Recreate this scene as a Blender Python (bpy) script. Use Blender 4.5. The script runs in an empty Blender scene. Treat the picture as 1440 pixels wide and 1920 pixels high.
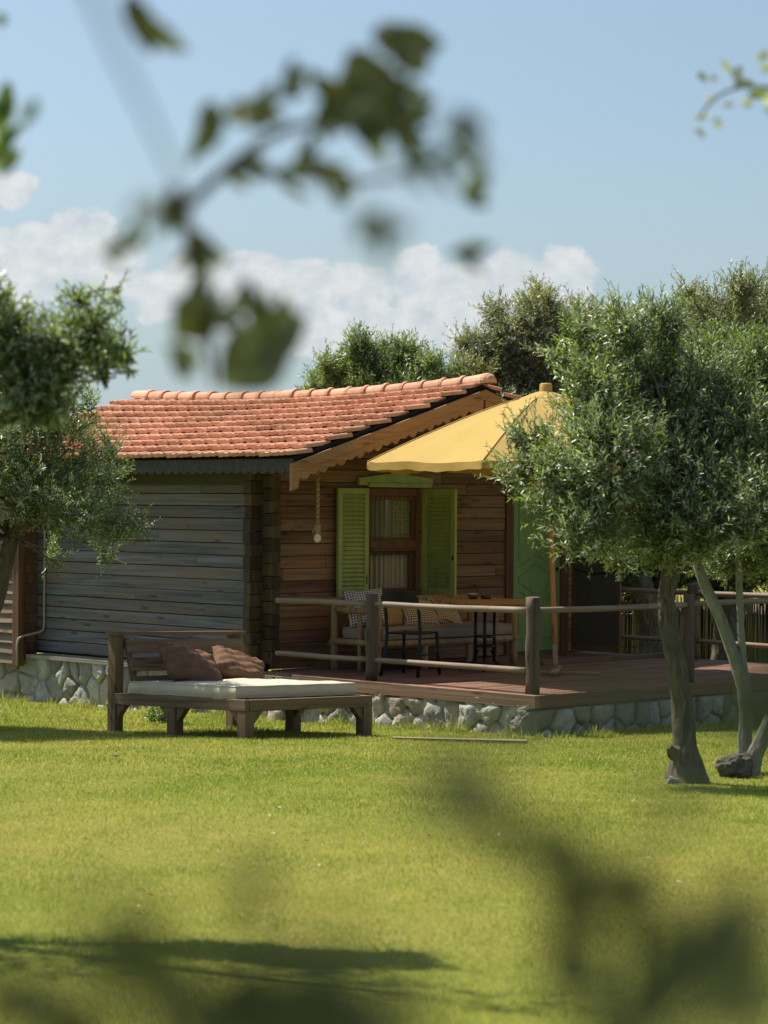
import bpy, bmesh, math, random
import numpy as np
from mathutils import Vector, Matrix, Euler
from mathutils import noise as mnoise

R = math.radians
random.seed(7)
rng = np.random.default_rng(11)
scn = bpy.context.scene
col = scn.collection

# ------------------------------------------------------------------ camera
FPX, EYE, HZ, ROLL = 4400.0, 2.2, 940.0, R(0.4)
PITCH = math.atan((960 - HZ) / FPX)
cam_d = bpy.data.cameras.new('camera')
cam = bpy.data.objects.new('camera', cam_d)
col.objects.link(cam)
cam_d.sensor_fit = 'VERTICAL'
cam_d.sensor_height = 36.0
cam_d.sensor_width = 27.0
cam_d.lens = FPX / 1920 * 36
cam_d.clip_start, cam_d.clip_end = 0.05, 4000
cam.matrix_world = (Matrix.Translation((0, 0, EYE)) @ Matrix.Rotation(R(90) - PITCH, 4, 'X')
                    @ Matrix.Rotation(ROLL, 4, 'Z'))
cam_d.dof.use_dof = True
cam_d.dof.focus_distance = 22.5
cam_d.dof.aperture_fstop = 3.4
scn.camera = cam
scn.render.resolution_x, scn.render.resolution_y = 768, 1024

# ------------------------------------------------------------------ light
SUN_AZ, SUN_EL = R(146), R(57)          # azimuth as an angle in the XY plane
sun_dir = Vector((math.cos(SUN_AZ) * math.cos(SUN_EL), math.sin(SUN_AZ) * math.cos(SUN_EL), math.sin(SUN_EL)))
sd = bpy.data.lights.new('sun', 'SUN')
sd.energy = 4.6
sd.angle = R(0.53)
sd.color = (1.0, 0.91, 0.76)
sun = bpy.data.objects.new('sun', sd)
sun.rotation_euler = sun_dir.to_track_quat('Z', 'Y').to_euler()
sun.location = sun_dir * 40
col.objects.link(sun)
scn.view_settings.view_transform = 'Standard'
scn.view_settings.look = 'None'
scn.view_settings.gamma = 1
scn.view_settings.exposure = 0.92
scn.cycles.use_denoising = True
scn.cycles.max_bounces = 6
scn.cycles.diffuse_bounces = 3
scn.cycles.glossy_bounces = 2
scn.cycles.transmission_bounces = 4
scn.cycles.transparent_max_bounces = 8

world = bpy.data.worlds.new('World')
scn.world = world
world.use_nodes = True


def build_world():
    nt = world.node_tree
    nt.nodes.clear()
    N, L = nt.nodes, nt.links

    def m(op, a, b=None, c=None, clamp=False):
        n = N.new('ShaderNodeMath')
        n.operation = op
        n.use_clamp = clamp
        for i, v in enumerate((a, b, c)):
            if v is None:
                continue
            if isinstance(v, (int, float)):
                n.inputs[i].default_value = v
            else:
                L.new(v, n.inputs[i])
        return n.outputs[0]
    out = N.new('ShaderNodeOutputWorld')
    bg = N.new('ShaderNodeBackground')
    bg.inputs[1].default_value = SKY_STRENGTH
    L.new(bg.outputs[0], out.inputs[0])
    sky = N.new('ShaderNodeTexSky')
    sky.sky_type = 'NISHITA'
    sky.sun_disc = False
    sky.sun_elevation = SUN_EL
    sky.sun_rotation = R(90) - SUN_AZ
    sky.air_density, sky.dust_density, sky.ozone_density = 1.0, 2.2, 1.0
    hsv = N.new('ShaderNodeHueSaturation')
    hsv.inputs['Saturation'].default_value = 0.8
    hsv.inputs['Value'].default_value = 1.0
    tint = N.new('ShaderNodeMix')
    tint.data_type = 'RGBA'
    tint.blend_type = 'MULTIPLY'
    tint.inputs[0].default_value = 1
    tint.inputs[7].default_value = (0.79, 0.975, 1.05, 1)
    L.new(sky.outputs[0], tint.inputs[6])
    L.new(tint.outputs[2], hsv.inputs['Color'])
    tc = N.new('ShaderNodeTexCoord')
    sp = N.new('ShaderNodeSeparateXYZ')
    L.new(tc.outputs['Generated'], sp.inputs[0])
    front = m('GREATER_THAN', sp.outputs[1], 0.05)
    yy = m('MAXIMUM', sp.outputs[1], 0.05)
    u = m('DIVIDE', sp.outputs[0], yy)
    v = m('DIVIDE', sp.outputs[2], yy)
    cmb = N.new('ShaderNodeCombineXYZ')
    L.new(u, cmb.inputs[0])
    L.new(v, cmb.inputs[1])

    def noise(scale, detail, rough, sy=1.0, off=0.0):
        mp = N.new('ShaderNodeMapping')
        mp.inputs['Scale'].default_value = (scale, scale * sy, scale)
        mp.inputs['Location'].default_value = (off, off * .7, off)
        L.new(cmb.outputs[0], mp.inputs[0])
        n = N.new('ShaderNodeTexNoise')
        n.inputs['Scale'].default_value = 1
        n.inputs['Detail'].default_value = detail
        n.inputs['Roughness'].default_value = rough
        L.new(mp.outputs[0], n.inputs['Vector'])
        return n.outputs['Fac']
    n1 = noise(74, 8, 0.6, 1.2, 3.1)
    n2 = noise(26, 5, 0.55, 1.8, 7.7)
    # banks of cumulus as puffs (angles, with a flat soft base)
    puffs = [(-20, 470, 110, 58), (60, 455, 60, 46), (150, 440, 70, 62), (225, 480, 60, 42), (40, 510, 90, 40), (20, 345, 52, 30),
             (300, 540, 70, 45), (370, 520, 75, 62), (460, 512, 90, 56), (560, 525, 90, 55), (660, 530, 90, 50),
             (780, 505, 60, 66), (860, 520, 80, 50), (960, 510, 80, 66), (1050, 510, 70, 68), (620, 600, 300, 40), (900, 610, 160, 36),
             (-400, 500, 200, 90), (-700, 430, 180, 90), (1700, 560, 260, 50), (2300, 500, 240, 90)]
    field = None
    for (px, py, rx, ry) in puffs:
        du = m('MULTIPLY', m('SUBTRACT', u, (px - 720) / FPX), FPX / (rx * 1.1))
        dv = m('SUBTRACT', v, (HZ - py) / FPX)
        dt = m('MULTIPLY', m('MAXIMUM', dv, 0.0), FPX / (ry * 0.86))
        db = m('MULTIPLY', m('MINIMUM', dv, 0.0), FPX / (ry * 2.0))
        d2 = m('ADD', m('MULTIPLY', du, du), m('ADD', m('MULTIPLY', dt, dt), m('MULTIPLY', db, db)))
        f = m('SUBTRACT', 1.0, d2)
        if field is None:
            field = f
        else:
            sm = N.new('ShaderNodeMath')
            sm.operation = 'SMOOTH_MAX'
            L.new(field, sm.inputs[0])
            L.new(f, sm.inputs[1])
            sm.inputs[2].default_value = 0.25
            field = sm.outputs[0]
    field = m('MAXIMUM', field, -3.0)
    dens = m('ADD', field, m('MULTIPLY', m('SUBTRACT', n1, 0.5), 1.45))
    dens = m('ADD', dens, m('MULTIPLY', m('SUBTRACT', n2, 0.5), 0.6))
    mr = N.new('ShaderNodeMapRange')
    mr.interpolation_type = 'SMOOTHSTEP'
    L.new(dens, mr.inputs[0])
    mr.inputs[1].default_value, mr.inputs[2].default_value = 0.08, 0.5
    alpha = m('MULTIPLY', mr.outputs[0], front)
    alpha = m('MULTIPLY', alpha, 0.84)
    # thin veil low in the sky
    veil = N.new('ShaderNodeMapRange')
    L.new(sp.outputs[2], veil.inputs[0])
    veil.inputs[1].default_value, veil.inputs[2].default_value = 0.16, 0.0
    veil.inputs[3].default_value, veil.inputs[4].default_value = 0.0, 0.95
    mx0 = N.new('ShaderNodeMix')
    mx0.data_type = 'RGBA'
    L.new(m('MULTIPLY', veil.outputs[0], m('ADD', 0.4, n2)), mx0.inputs[0])
    L.new(hsv.outputs[0], mx0.inputs[6])
    mx0.inputs[7].default_value = [c / SKY_STRENGTH for c in (0.275, 0.335, 0.375)] + [1]
    rampc = N.new('ShaderNodeMapRange')
    L.new(m('ADD', m('MULTIPLY', n1, 1.5), m('MULTIPLY', dens, 0.25)), rampc.inputs[0])
    rampc.inputs[1].default_value, rampc.inputs[2].default_value = 0.62, 1.22
    cl = N.new('ShaderNodeMix')
    cl.data_type = 'RGBA'
    L.new(rampc.outputs[0], cl.inputs[0])
    cl.inputs[6].default_value = [c / SKY_STRENGTH for c in (0.31, 0.345, 0.37)] + [1]
    cl.inputs[7].default_value = [c / SKY_STRENGTH for c in (0.44, 0.44, 0.435)] + [1]
    mx = N.new('ShaderNodeMix')
    mx.data_type = 'RGBA'
    L.new(alpha, mx.inputs[0])
    L.new(mx0.outputs[2], mx.inputs[6])
    L.new(cl.outputs[2], mx.inputs[7])
    L.new(mx.outputs[2], bg.inputs[0])


SKY_STRENGTH = 0.068
build_world()

# ------------------------------------------------------------------ space helpers
ALPHA = R(44)
DA = Vector((math.cos(ALPHA), math.sin(ALPHA), 0))
DB = Vector((-math.sin(ALPHA), math.cos(ALPHA), 0))
O = Vector((-1.27, 24.44, 0.0))
DECK = 0.43


def W(a, b, z=0.0):
    return O + DA * a + DB * b + Vector((0, 0, z))


def at(px, py, Y):
    """world point that the photograph shows at (px, py) when it stands at distance Y"""
    x, y = (px - 720) / FPX, -(py - 960) / FPX
    c, s = math.cos(ROLL), math.sin(ROLL)
    x, y = c * x - s * y, s * x + c * y
    cp, sp = math.cos(PITCH), math.sin(PITCH)
    d = Vector((x, cp + sp * y, -sp + cp * y))
    return Vector((0, 0, EYE)) + d * (Y / d.y)


def gz(x, y):
    y = np.asarray(y, dtype=float)
    z = 0.075 - 0.04 * (np.clip(y, -5, 30) - 21.5)
    return z + 0.02 * np.sin(0.9 * np.asarray(x) + 0.5 * y) + 0.012 * np.sin(1.7 * np.asarray(x) - 1.1 * y)


# ------------------------------------------------------------------ materials
def newmat(name):
    m = bpy.data.materials.new(name)
    m.use_nodes = True
    nt = m.node_tree
    nt.nodes.clear()
    out = nt.nodes.new('ShaderNodeOutputMaterial')
    b = nt.nodes.new('ShaderNodeBsdfPrincipled')
    nt.links.new(b.outputs[0], out.inputs[0])
    return m, nt, b, out


def setin(nt, sock, v):
    if isinstance(v, (int, float)):
        sock.default_value = v
    elif isinstance(v, (tuple, list)):
        sock.default_value = list(v) + ([1] if len(v) == 3 and len(sock.default_value) == 4 else [])
    else:
        nt.links.new(v, sock)


def mathn(nt, op, a, b=0.0, clamp=False):
    n = nt.nodes.new('ShaderNodeMath')
    n.operation = op
    n.use_clamp = clamp
    setin(nt, n.inputs[0], a)
    setin(nt, n.inputs[1], b)
    return n.outputs[0]


def mixc(nt, f, a, b, mode='MIX'):
    n = nt.nodes.new('ShaderNodeMix')
    n.data_type = 'RGBA'
    n.blend_type = mode
    setin(nt, n.inputs[0], f)
    setin(nt, n.inputs[6], a)
    setin(nt, n.inputs[7], b)
    return n.outputs[2]


def coords(nt, scale=(1, 1, 1), island=0.0, rot=(0, 0, 0)):
    tc = nt.nodes.new('ShaderNodeTexCoord')
    mp = nt.nodes.new('ShaderNodeMapping')
    mp.inputs['Scale'].default_value = scale
    mp.inputs['Rotation'].default_value = rot
    nt.links.new(tc.outputs['Object'], mp.inputs[0])
    o = mp.outputs[0]
    if island:
        g = nt.nodes.new('ShaderNodeNewGeometry')
        a = nt.nodes.new('ShaderNodeVectorMath')
        a.operation = 'SCALE'
        a.inputs[0].default_value = (13.1, 7.7, 5.3)
        nt.links.new(mathn(nt, 'MULTIPLY', g.outputs['Random Per Island'], island), a.inputs['Scale'])
        b = nt.nodes.new('ShaderNodeVectorMath')
        nt.links.new(o, b.inputs[0])
        nt.links.new(a.outputs[0], b.inputs[1])
        o = b.outputs[0]
    return o


def noise(nt, vec, scale=1.0, detail=4, rough=0.55, dist=0.0):
    n = nt.nodes.new('ShaderNodeTexNoise')
    n.inputs['Scale'].default_value = scale
    n.inputs['Detail'].default_value = detail
    n.inputs['Roughness'].default_value = rough
    n.inputs['Distortion'].default_value = dist
    nt.links.new(vec, n.inputs['Vector'])
    return n.outputs['Fac']


def remap(nt, v, a, b, c=0.0, d=1.0):
    n = nt.nodes.new('ShaderNodeMapRange')
    nt.links.new(v, n.inputs[0])
    for i, x in enumerate((a, b, c, d)):
        n.inputs[i + 1].default_value = x
    return n.outputs[0]


def bump(nt, bsdf, h, strength=0.4, dist=0.01):
    n = nt.nodes.new('ShaderNodeBump')
    n.inputs['Strength'].default_value = strength
    n.inputs['Distance'].default_value = dist
    nt.links.new(h, n.inputs['Height'])
    nt.links.new(n.outputs[0], bsdf.inputs['Normal'])


def wood(name, c1, c2, axis='x', c3=None, island=1.0, rough=0.75, var=0.35, grain=1.0, blotch=0.5):
    """sawn or log timber: grain runs along the given object axis; each board its own tone"""
    m, nt, b, out = newmat(name)
    k = {'x': (0.9, 26, 26), 'y': (26, 0.9, 26), 'z': (26, 26, 0.9)}[axis]
    k2 = {'x': (0.8, 5, 5), 'y': (5, 0.8, 5), 'z': (5, 5, 0.8)}[axis]
    v = coords(nt, tuple(x * grain for x in k), island)
    g = noise(nt, v, 1.0, 6, 0.62, 0.5)
    v2 = coords(nt, k2, island)
    bl = noise(nt, v2, 1.0, 4, 0.6)
    cc = mixc(nt, remap(nt, g, 0.3, 0.72), c1, c2)
    if c3:
        cc = mixc(nt, mathn(nt, 'MULTIPLY', remap(nt, bl, 0.42, 0.68), blotch, True), cc, c3)
    geo = nt.nodes.new('ShaderNodeNewGeometry')
    hs = nt.nodes.new('ShaderNodeHueSaturation')
    nt.links.new(cc, hs.inputs['Color'])
    rv = geo.outputs['Random Per Island']
    nt.links.new(remap(nt, rv, 0, 1, 1 - var, 1 + var), hs.inputs['Value'])
    # knots
    vo = nt.nodes.new('ShaderNodeTexVoronoi')
    vo.inputs['Scale'].default_value = 1.0
    kk = {'x': (2.2, 9, 9), 'y': (9, 2.2, 9), 'z': (9, 9, 2.2)}[axis]
    nt.links.new(coords(nt, kk, island), vo.inputs['Vector'])
    kn = remap(nt, vo.outputs['Distance'], 0.06, 0.22, 0.45, 1.0)
    kn.node.clamp = True
    cc2 = mixc(nt, 1.0, hs.outputs[0], kn, 'MULTIPLY')
    nt.links.new(cc2, b.inputs['Base Color'])
    b.inputs['Roughness'].default_value = rough
    b.inputs['Specular IOR Level'].default_value = 0.25
    bump(nt, b, g, 0.55, 0.004)
    return m


def paint(name, c, rough=0.45, var=0.12, dirt=None, spec=0.4):
    m, nt, b, out = newmat(name)
    n = noise(nt, coords(nt, (9, 9, 3)), 1, 5, 0.6)
    n2 = noise(nt, coords(nt, (60, 60, 20)), 1, 3, 0.6)
    dk = dirt or tuple(x * (1 - 2.5 * var) for x in c)
    cc = mixc(nt, remap(nt, n, 0.35, 0.75), c, dk)
    nt.links.new(cc, b.inputs['Base Color'])
    nt.links.new(remap(nt, n2, 0.3, 0.7, rough - .08, rough + .15), b.inputs['Roughness'])
    b.inputs['Specular IOR Level'].default_value = spec
    bump(nt, b, n2, 0.15, 0.002)
    return m


def cloth(name, c, c2=None, scale=8, weave=400, transl=0.0, rough=0.9, tcol=None):
    m, nt, b, out = newmat(name)
    n = noise(nt, coords(nt, (scale,) * 3), 1, 5, 0.6)
    w = noise(nt, coords(nt, (weave,) * 3), 1, 2, 0.5)
    c2 = c2 or tuple(x * 0.78 for x in c)
    cc = mixc(nt, remap(nt, n, 0.35, 0.7), c, c2)
    cc = mixc(nt, remap(nt, w, 0.3, 0.7, 0.0, 0.25), cc, tuple(x * 0.6 for x in c))
    nt.links.new(cc, b.inputs['Base Color'])
    b.inputs['Roughness'].default_value = rough
    b.inputs['Specular IOR Level'].default_value = 0.1
    bump(nt, b, noise(nt, coords(nt, (scale * 3,) * 3), 1, 4, 0.6), 0.25, 0.01)
    if transl:
        t = nt.nodes.new('ShaderNodeBsdfTranslucent')
        setin(nt, t.inputs[0], tcol or cc)
        ms = nt.nodes.new('ShaderNodeMixShader')
        ms.inputs[0].default_value = transl
        nt.links.new(b.outputs[0], ms.inputs[1])
        nt.links.new(t.outputs[0], ms.inputs[2])
        nt.links.new(ms.outputs[0], out.inputs[0])
    return m


def leafmat(name, top, under, transl=0.35, var=0.3, rough=0.42, tint=None):
    """two-sided olive leaf: glossy green above, grey felt below, light passing through"""
    m, nt, b, out = newmat(name)
    geo = nt.nodes.new('ShaderNodeNewGeometry')
    rnd = geo.outputs['Random Per Island']
    clump = noise(nt, coords(nt, (2.2,) * 3), 1, 3, 0.6)
    t2 = tint or (top[0] * 1.9, top[1] * 1.5, top[2] * 0.9)
    tc = mixc(nt, remap(nt, clump, 0.42, 0.68), top, t2)
    cc = mixc(nt, geo.outputs['Backfacing'], tc, under)
    hs = nt.nodes.new('ShaderNodeHueSaturation')
    nt.links.new(cc, hs.inputs['Color'])
    nt.links.new(remap(nt, rnd, 0, 1, 1 - var, 1 + var), hs.inputs['Value'])
    nt.links.new(remap(nt, mathn(nt, 'FRACT', mathn(nt, 'MULTIPLY', rnd, 17.3)), 0, 1, 0.485, 0.515), hs.inputs['Hue'])
    nt.links.new(hs.outputs[0], b.inputs['Base Color'])
    b.inputs['Roughness'].default_value = rough
    b.inputs['Specular IOR Level'].default_value = 0.45
    tr = nt.nodes.new('ShaderNodeBsdfTranslucent')
    nt.links.new(mixc(nt, 1.0, hs.outputs[0], (1.2, 1.4, 0.6), 'MULTIPLY'), tr.inputs[0])
    ms = nt.nodes.new('ShaderNodeMixShader')
    ms.inputs[0].default_value = transl
    nt.links.new(b.outputs[0], ms.inputs[1])
    nt.links.new(tr.outputs[0], ms.inputs[2])
    nt.links.new(ms.outputs[0], out.inputs[0])
    return m


def mat_tiles():
    m, nt, b, out = newmat('terracotta')
    geo = nt.nodes.new('ShaderNodeNewGeometry')
    rnd = geo.outputs['Random Per Island']
    n = noise(nt, coords(nt, (7, 7, 7), 1.0), 1, 6, 0.65)
    n2 = noise(nt, coords(nt, (1.1, 1.1, 1.1)), 1, 4, 0.6)
    cc = mixc(nt, remap(nt, rnd, 0, 1), (0.41, 0.20, 0.122), (0.62, 0.34, 0.225))
    cc = mixc(nt, remap(nt, n, 0.45, 0.75), cc, (0.66, 0.37, 0.26))
    cc = mixc(nt, mathn(nt, 'MULTIPLY', remap(nt, n2, 0.46, 0.7), 0.75, True), cc, (0.36, 0.20, 0.125))
    cc = mixc(nt, mathn(nt, 'MULTIPLY', remap(nt, noise(nt, coords(nt, (30, 30, 30)), 1, 4, 0.7), 0.66, 0.78), 0.5, True), cc, (0.22, 0.14, 0.10))
    nt.links.new(cc, b.inputs['Base Color'])
    b.inputs['Roughness'].default_value = 0.8
    b.inputs['Specular IOR Level'].default_value = 0.25
    bump(nt, b, noise(nt, coords(nt, (60, 60, 60)), 1, 4, 0.6), 0.25, 0.004)
    return m


def mat_stone(name='rubble_stone', base=((0.28, 0.28, 0.26), (0.52, 0.51, 0.47)), warm=(0.42, 0.35, 0.25)):
    m, nt, b, out = newmat(name)
    geo = nt.nodes.new('ShaderNodeNewGeometry')
    rnd = geo.outputs['Random Per Island']
    v = coords(nt, (9, 9, 9), 1.0)
    n = noise(nt, v, 1, 8, 0.68, 0.6)
    cc = mixc(nt, remap(nt, n, 0.3, 0.7), base[0], base[1])
    cc = mixc(nt, mathn(nt, 'MULTIPLY', mathn(nt, 'GREATER_THAN', rnd, 0.72), 0.55), cc, warm)
    hs = nt.nodes.new('ShaderNodeHueSaturation')
    nt.links.new(cc, hs.inputs['Color'])
    nt.links.new(remap(nt, mathn(nt, 'FRACT', mathn(nt, 'MULTIPLY', rnd, 9.7)), 0, 1, 0.55, 1.2), hs.inputs['Value'])
    n3 = noise(nt, coords(nt, (28, 28, 28), 1.0), 1, 6, 0.7)
    cc = mixc(nt, mathn(nt, 'MULTIPLY', remap(nt, n3, 0.6, 0.74), 0.6, True), hs.outputs[0], (0.07, 0.075, 0.06))
    nt.links.new(cc, b.inputs['Base Color'])
    b.inputs['Roughness'].default_value = 0.9
    b.inputs['Specular IOR Level'].default_value = 0.2
    bump(nt, b, mathn(nt, 'ADD', n, n3), 1.0, 0.022)
    return m


def mat_ground():
    m, nt, b, out = newmat('lawn_soil')
    n = noise(nt, coords(nt, (0.55, 0.55, 0.55)), 1, 5, 0.6)
    n2 = noise(nt, coords(nt, (40, 40, 40)), 1, 5, 0.7)
    cc = mixc(nt, remap(nt, n, 0.38, 0.66), (0.20, 0.225, 0.035), (0.29, 0.265, 0.065))
    cc = mixc(nt, remap(nt, n2, 0.35, 0.7, 0.0, 0.75), cc, (0.11, 0.12, 0.027))
    nt.links.new(cc, b.inputs['Base Color'])
    b.inputs['Roughness'].default_value = 0.95
    b.inputs['Specular IOR Level'].default_value = 0.1
    bump(nt, b, n2, 0.8, 0.03)
    return m


def mat_grass():
    m, nt, b, out = newmat('grass_blades')
    geo = nt.nodes.new('ShaderNodeNewGeometry')
    rnd = geo.outputs['Random Per Island']
    n = noise(nt, coords(nt, (0.5, 0.5, 0.5)), 1, 5, 0.62)
    n2 = noise(nt, coords(nt, (2.6, 2.6, 2.6)), 1, 4, 0.6)
    mixv = mathn(nt, 'ADD', remap(nt, n, 0.36, 0.64, -0.12, 0.72), remap(nt, n2, 0.3, 0.7, -0.25, 0.5), True)
    cc = mixc(nt, mixv, (0.215, 0.31, 0.032), (0.47, 0.46, 0.095))
    cc = mixc(nt, mathn(nt, 'GREATER_THAN', rnd, 0.9), cc, (0.55, 0.47, 0.24))
    hs = nt.nodes.new('ShaderNodeHueSaturation')
    nt.links.new(cc, hs.inputs['Color'])
    nt.links.new(remap(nt, mathn(nt, 'FRACT', mathn(nt, 'MULTIPLY', rnd, 7.31)), 0, 1, 0.7, 1.25), hs.inputs['Value'])
    nt.links.new(hs.outputs[0], b.inputs['Base Color'])
    b.inputs['Roughness'].default_value = 0.6
    b.inputs['Specular IOR Level'].default_value = 0.2
    tr = nt.nodes.new('ShaderNodeBsdfTranslucent')
    nt.links.new(hs.outputs[0], tr.inputs[0])
    ms = nt.nodes.new('ShaderNodeMixShader')
    ms.inputs[0].default_value = 0.45
    nt.links.new(b.outputs[0], ms.inputs[1])
    nt.links.new(tr.outputs[0], ms.inputs[2])
    nt.links.new(ms.outputs[0], out.inputs[0])
    return m


def mat_bark(name, c1, c2, c3):
    m, nt, b, out = newmat(name)
    n = noise(nt, coords(nt, (22, 22, 5)), 1, 8, 0.7, 1.2)
    n2 = noise(nt, coords(nt, (4, 4, 2)), 1, 4, 0.6)
    cc = mixc(nt, remap(nt, n, 0.35, 0.7), c1, c2)
    cc = mixc(nt, remap(nt, n2, 0.45, 0.7), cc, c3)
    nt.links.new(cc, b.inputs['Base Color'])
    b.inputs['Roughness'].default_value = 0.9
    b.inputs['Specular IOR Level'].default_value = 0.15
    bump(nt, b, n, 1.0, 0.02)
    return m


def mat_gingham(name, ca, cb):
    m, nt, b, out = newmat(name)
    v = coords(nt, (1, 1, 1))
    sp = nt.nodes.new('ShaderNodeSeparateXYZ')
    nt.links.new(v, sp.inputs[0])
    k = 2 * math.pi / 0.027
    sx = mathn(nt, 'GREATER_THAN', mathn(nt, 'SINE', mathn(nt, 'MULTIPLY', sp.outputs[0], k)), 0.0)
    sy = mathn(nt, 'GREATER_THAN', mathn(nt, 'SINE', mathn(nt, 'MULTIPLY', sp.outputs[1], k)), 0.0)
    f = mathn(nt, 'MULTIPLY', mathn(nt, 'ADD', sx, sy), 0.5)
    cc = mixc(nt, f, ca, cb)
    nt.links.new(cc, b.inputs['Base Color'])
    b.inputs['Roughness'].default_value = 0.9
    b.inputs['Specular IOR Level'].default_value = 0.1
    return m


def mat_glass():
    m, nt, b, out = newmat('window_glass')
    gl = nt.nodes.new('ShaderNodeBsdfGlossy')
    gl.inputs['Roughness'].default_value = 0.03
    gl.inputs[0].default_value = (0.9, 0.95, 0.95, 1)
    tr = nt.nodes.new('ShaderNodeBsdfTransparent')
    tr.inputs[0].default_value = (0.85, 0.88, 0.86, 1)
    fr = nt.nodes.new('ShaderNodeFresnel')
    fr.inputs[0].default_value = 1.5
    ms = nt.nodes.new('ShaderNodeMixShader')
    nt.links.new(mathn(nt, 'ADD', mathn(nt, 'MULTIPLY', fr.outputs[0], 0.3), 0.005, True), ms.inputs[0])
    nt.links.new(tr.outputs[0], ms.inputs[1])
    nt.links.new(gl.outputs[0], ms.inputs[2])
    nt.links.new(ms.outputs[0], out.inputs[0])
    return m


def mat_curtain():
    m, nt, b, out = newmat('striped_curtain')
    v = coords(nt, (1, 1, 1))
    sp = nt.nodes.new('ShaderNodeSeparateXYZ')
    nt.links.new(v, sp.inputs[0])
    s1 = mathn(nt, 'SINE', mathn(nt, 'MULTIPLY', sp.outputs[0], 250))
    s2 = mathn(nt, 'SINE', mathn(nt, 'MULTIPLY', sp.outputs[0], 83))
    f = remap(nt, mathn(nt, 'ADD', s1, s2), -1.0, 1.4)
    cc = mixc(nt, f, (0.20, 0.165, 0.125), (0.50, 0.46, 0.37))
    nt.links.new(cc, b.inputs['Base Color'])
    b.inputs['Roughness'].default_value = 0.95
    b.inputs['Specular IOR Level'].default_value = 0.1
    return m


def plain(name, c, rough=0.6, metal=0.0, spec=0.3):
    m, nt, b, out = newmat(name)
    n = noise(nt, coords(nt, (30, 30, 30)), 1, 4, 0.6)
    nt.links.new(mixc(nt, remap(nt, n, 0.3, 0.75), c, tuple(x * 0.75 for x in c)), b.inputs['Base Color'])
    b.inputs['Roughness'].default_value = rough
    b.inputs['Metallic'].default_value = metal
    b.inputs['Specular IOR Level'].default_value = spec
    return m


M = {}
M['siding'] = wood('weathered_siding', (0.052, 0.055, 0.066), (0.185, 0.19, 0.222), 'y', (0.165, 0.122, 0.10), var=0.14, blotch=0.8)
M['siding_wing'] = wood('wing_siding', (0.10, 0.075, 0.06), (0.25, 0.19, 0.15), 'y', (0.20, 0.12, 0.085), var=0.22)
M['gable'] = wood('stained_siding', (0.10, 0.05, 0.027), (0.31, 0.165, 0.088), 'x', (0.16, 0.115, 0.09), var=0.34, blotch=0.7)
M['log_end'] = wood('corner_logs', (0.028, 0.02, 0.013), (0.10, 0.064, 0.034), 'z', (0.05, 0.042, 0.03), var=0.45)
M['trim'] = wood('red_brown_trim', (0.085, 0.045, 0.03), (0.19, 0.105, 0.066), 'z', var=0.1)
M['barge'] = wood('bargeboard_timber', (0.22, 0.11, 0.046), (0.45, 0.24, 0.10), 'x', (0.30, 0.18, 0.10), var=0.12, blotch=0.6)
M['fascia'] = wood('grey_fascia', (0.03, 0.03, 0.029), (0.085, 0.085, 0.08), 'y', (0.05, 0.05, 0.045), var=0.15)
M['deck'] = wood('deck_boards', (0.105, 0.048, 0.034), (0.23, 0.12, 0.085), 'x', (0.16, 0.10, 0.08), var=0.22)
M['deck_edge'] = wood('deck_edge_timber', (0.15, 0.085, 0.055), (0.34, 0.2, 0.13), 'y', (0.22, 0.16, 0.12), var=0.12)
M['log'] = wood('railing_logs', (0.11, 0.08, 0.062), (0.30, 0.23, 0.18), 'x', (0.18, 0.14, 0.11), var=0.1, rough=0.7)
M['post'] = wood('railing_posts', (0.045, 0.033, 0.025), (0.14, 0.10, 0.075), 'z', (0.085, 0.07, 0.058), var=0.15)
M['bench_log'] = wood('bench_poles', (0.17, 0.105, 0.052), (0.38, 0.25, 0.13), 'z', (0.25, 0.17, 0.1), var=0.15, rough=0.5)
M['daybed'] = wood('daybed_timber', (0.085, 0.052, 0.028), (0.25, 0.165, 0.09), 'z', (0.15, 0.12, 0.09), var=0.2, grain=0.8)
M['daybed_x'] = wood('daybed_boards', (0.085, 0.052, 0.028), (0.25, 0.165, 0.09), 'x', (0.15, 0.12, 0.09), var=0.2)
M['daybed_y'] = wood('daybed_side_boards', (0.085, 0.052, 0.028), (0.25, 0.165, 0.09), 'y', (0.15, 0.12, 0.09), var=0.2)
M['table'] = wood('table_planks', (0.30, 0.14, 0.045), (0.50, 0.27, 0.10), 'x', var=0.12, rough=0.4)
M['pole'] = wood('umbrella_pole_wood', (0.36, 0.14, 0.05), (0.52, 0.24, 0.09), 'z', var=0.05, rough=0.45)
M['old_wood'] = wood('old_plank', (0.18, 0.13, 0.08), (0.38, 0.29, 0.19), 'x', var=0.2)
M['green'] = paint('green_paint', (0.31, 0.385, 0.12), 0.5)
M['green_door'] = paint('door_green_paint', (0.225, 0.36, 0.125), 0.5)
M['tiles'] = mat_tiles()
M['stone'] = mat_stone()
M['dark_rock'] = mat_stone('dark_rock', ((0.05, 0.05, 0.046), (0.26, 0.255, 0.235)), (0.2, 0.18, 0.14))
M['mortar'] = plain('lime_mortar', (0.30, 0.285, 0.25), 0.95, spec=0.1)
M['mortar_dark'] = plain('dark_mortar', (0.11, 0.10, 0.085), 0.95, spec=0.1)  # darker mortar, so the joints between the deck stones read dark
M['canvas'] = cloth('yellow_canvas', (0.56, 0.41, 0.15), (0.52, 0.375, 0.13), 3, 300, 0.34, 0.9, (0.62, 0.38, 0.06))
M['white'] = cloth('cream_canvas', (0.53, 0.48, 0.38), (0.46, 0.415, 0.33), 5, 300)
M['brown'] = cloth('brown_velvet', (0.17, 0.098, 0.06), (0.115, 0.066, 0.043), 9, 200)
M['seat'] = cloth('taupe_canvas', (0.30, 0.25, 0.19), None, 6, 300)
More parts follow.
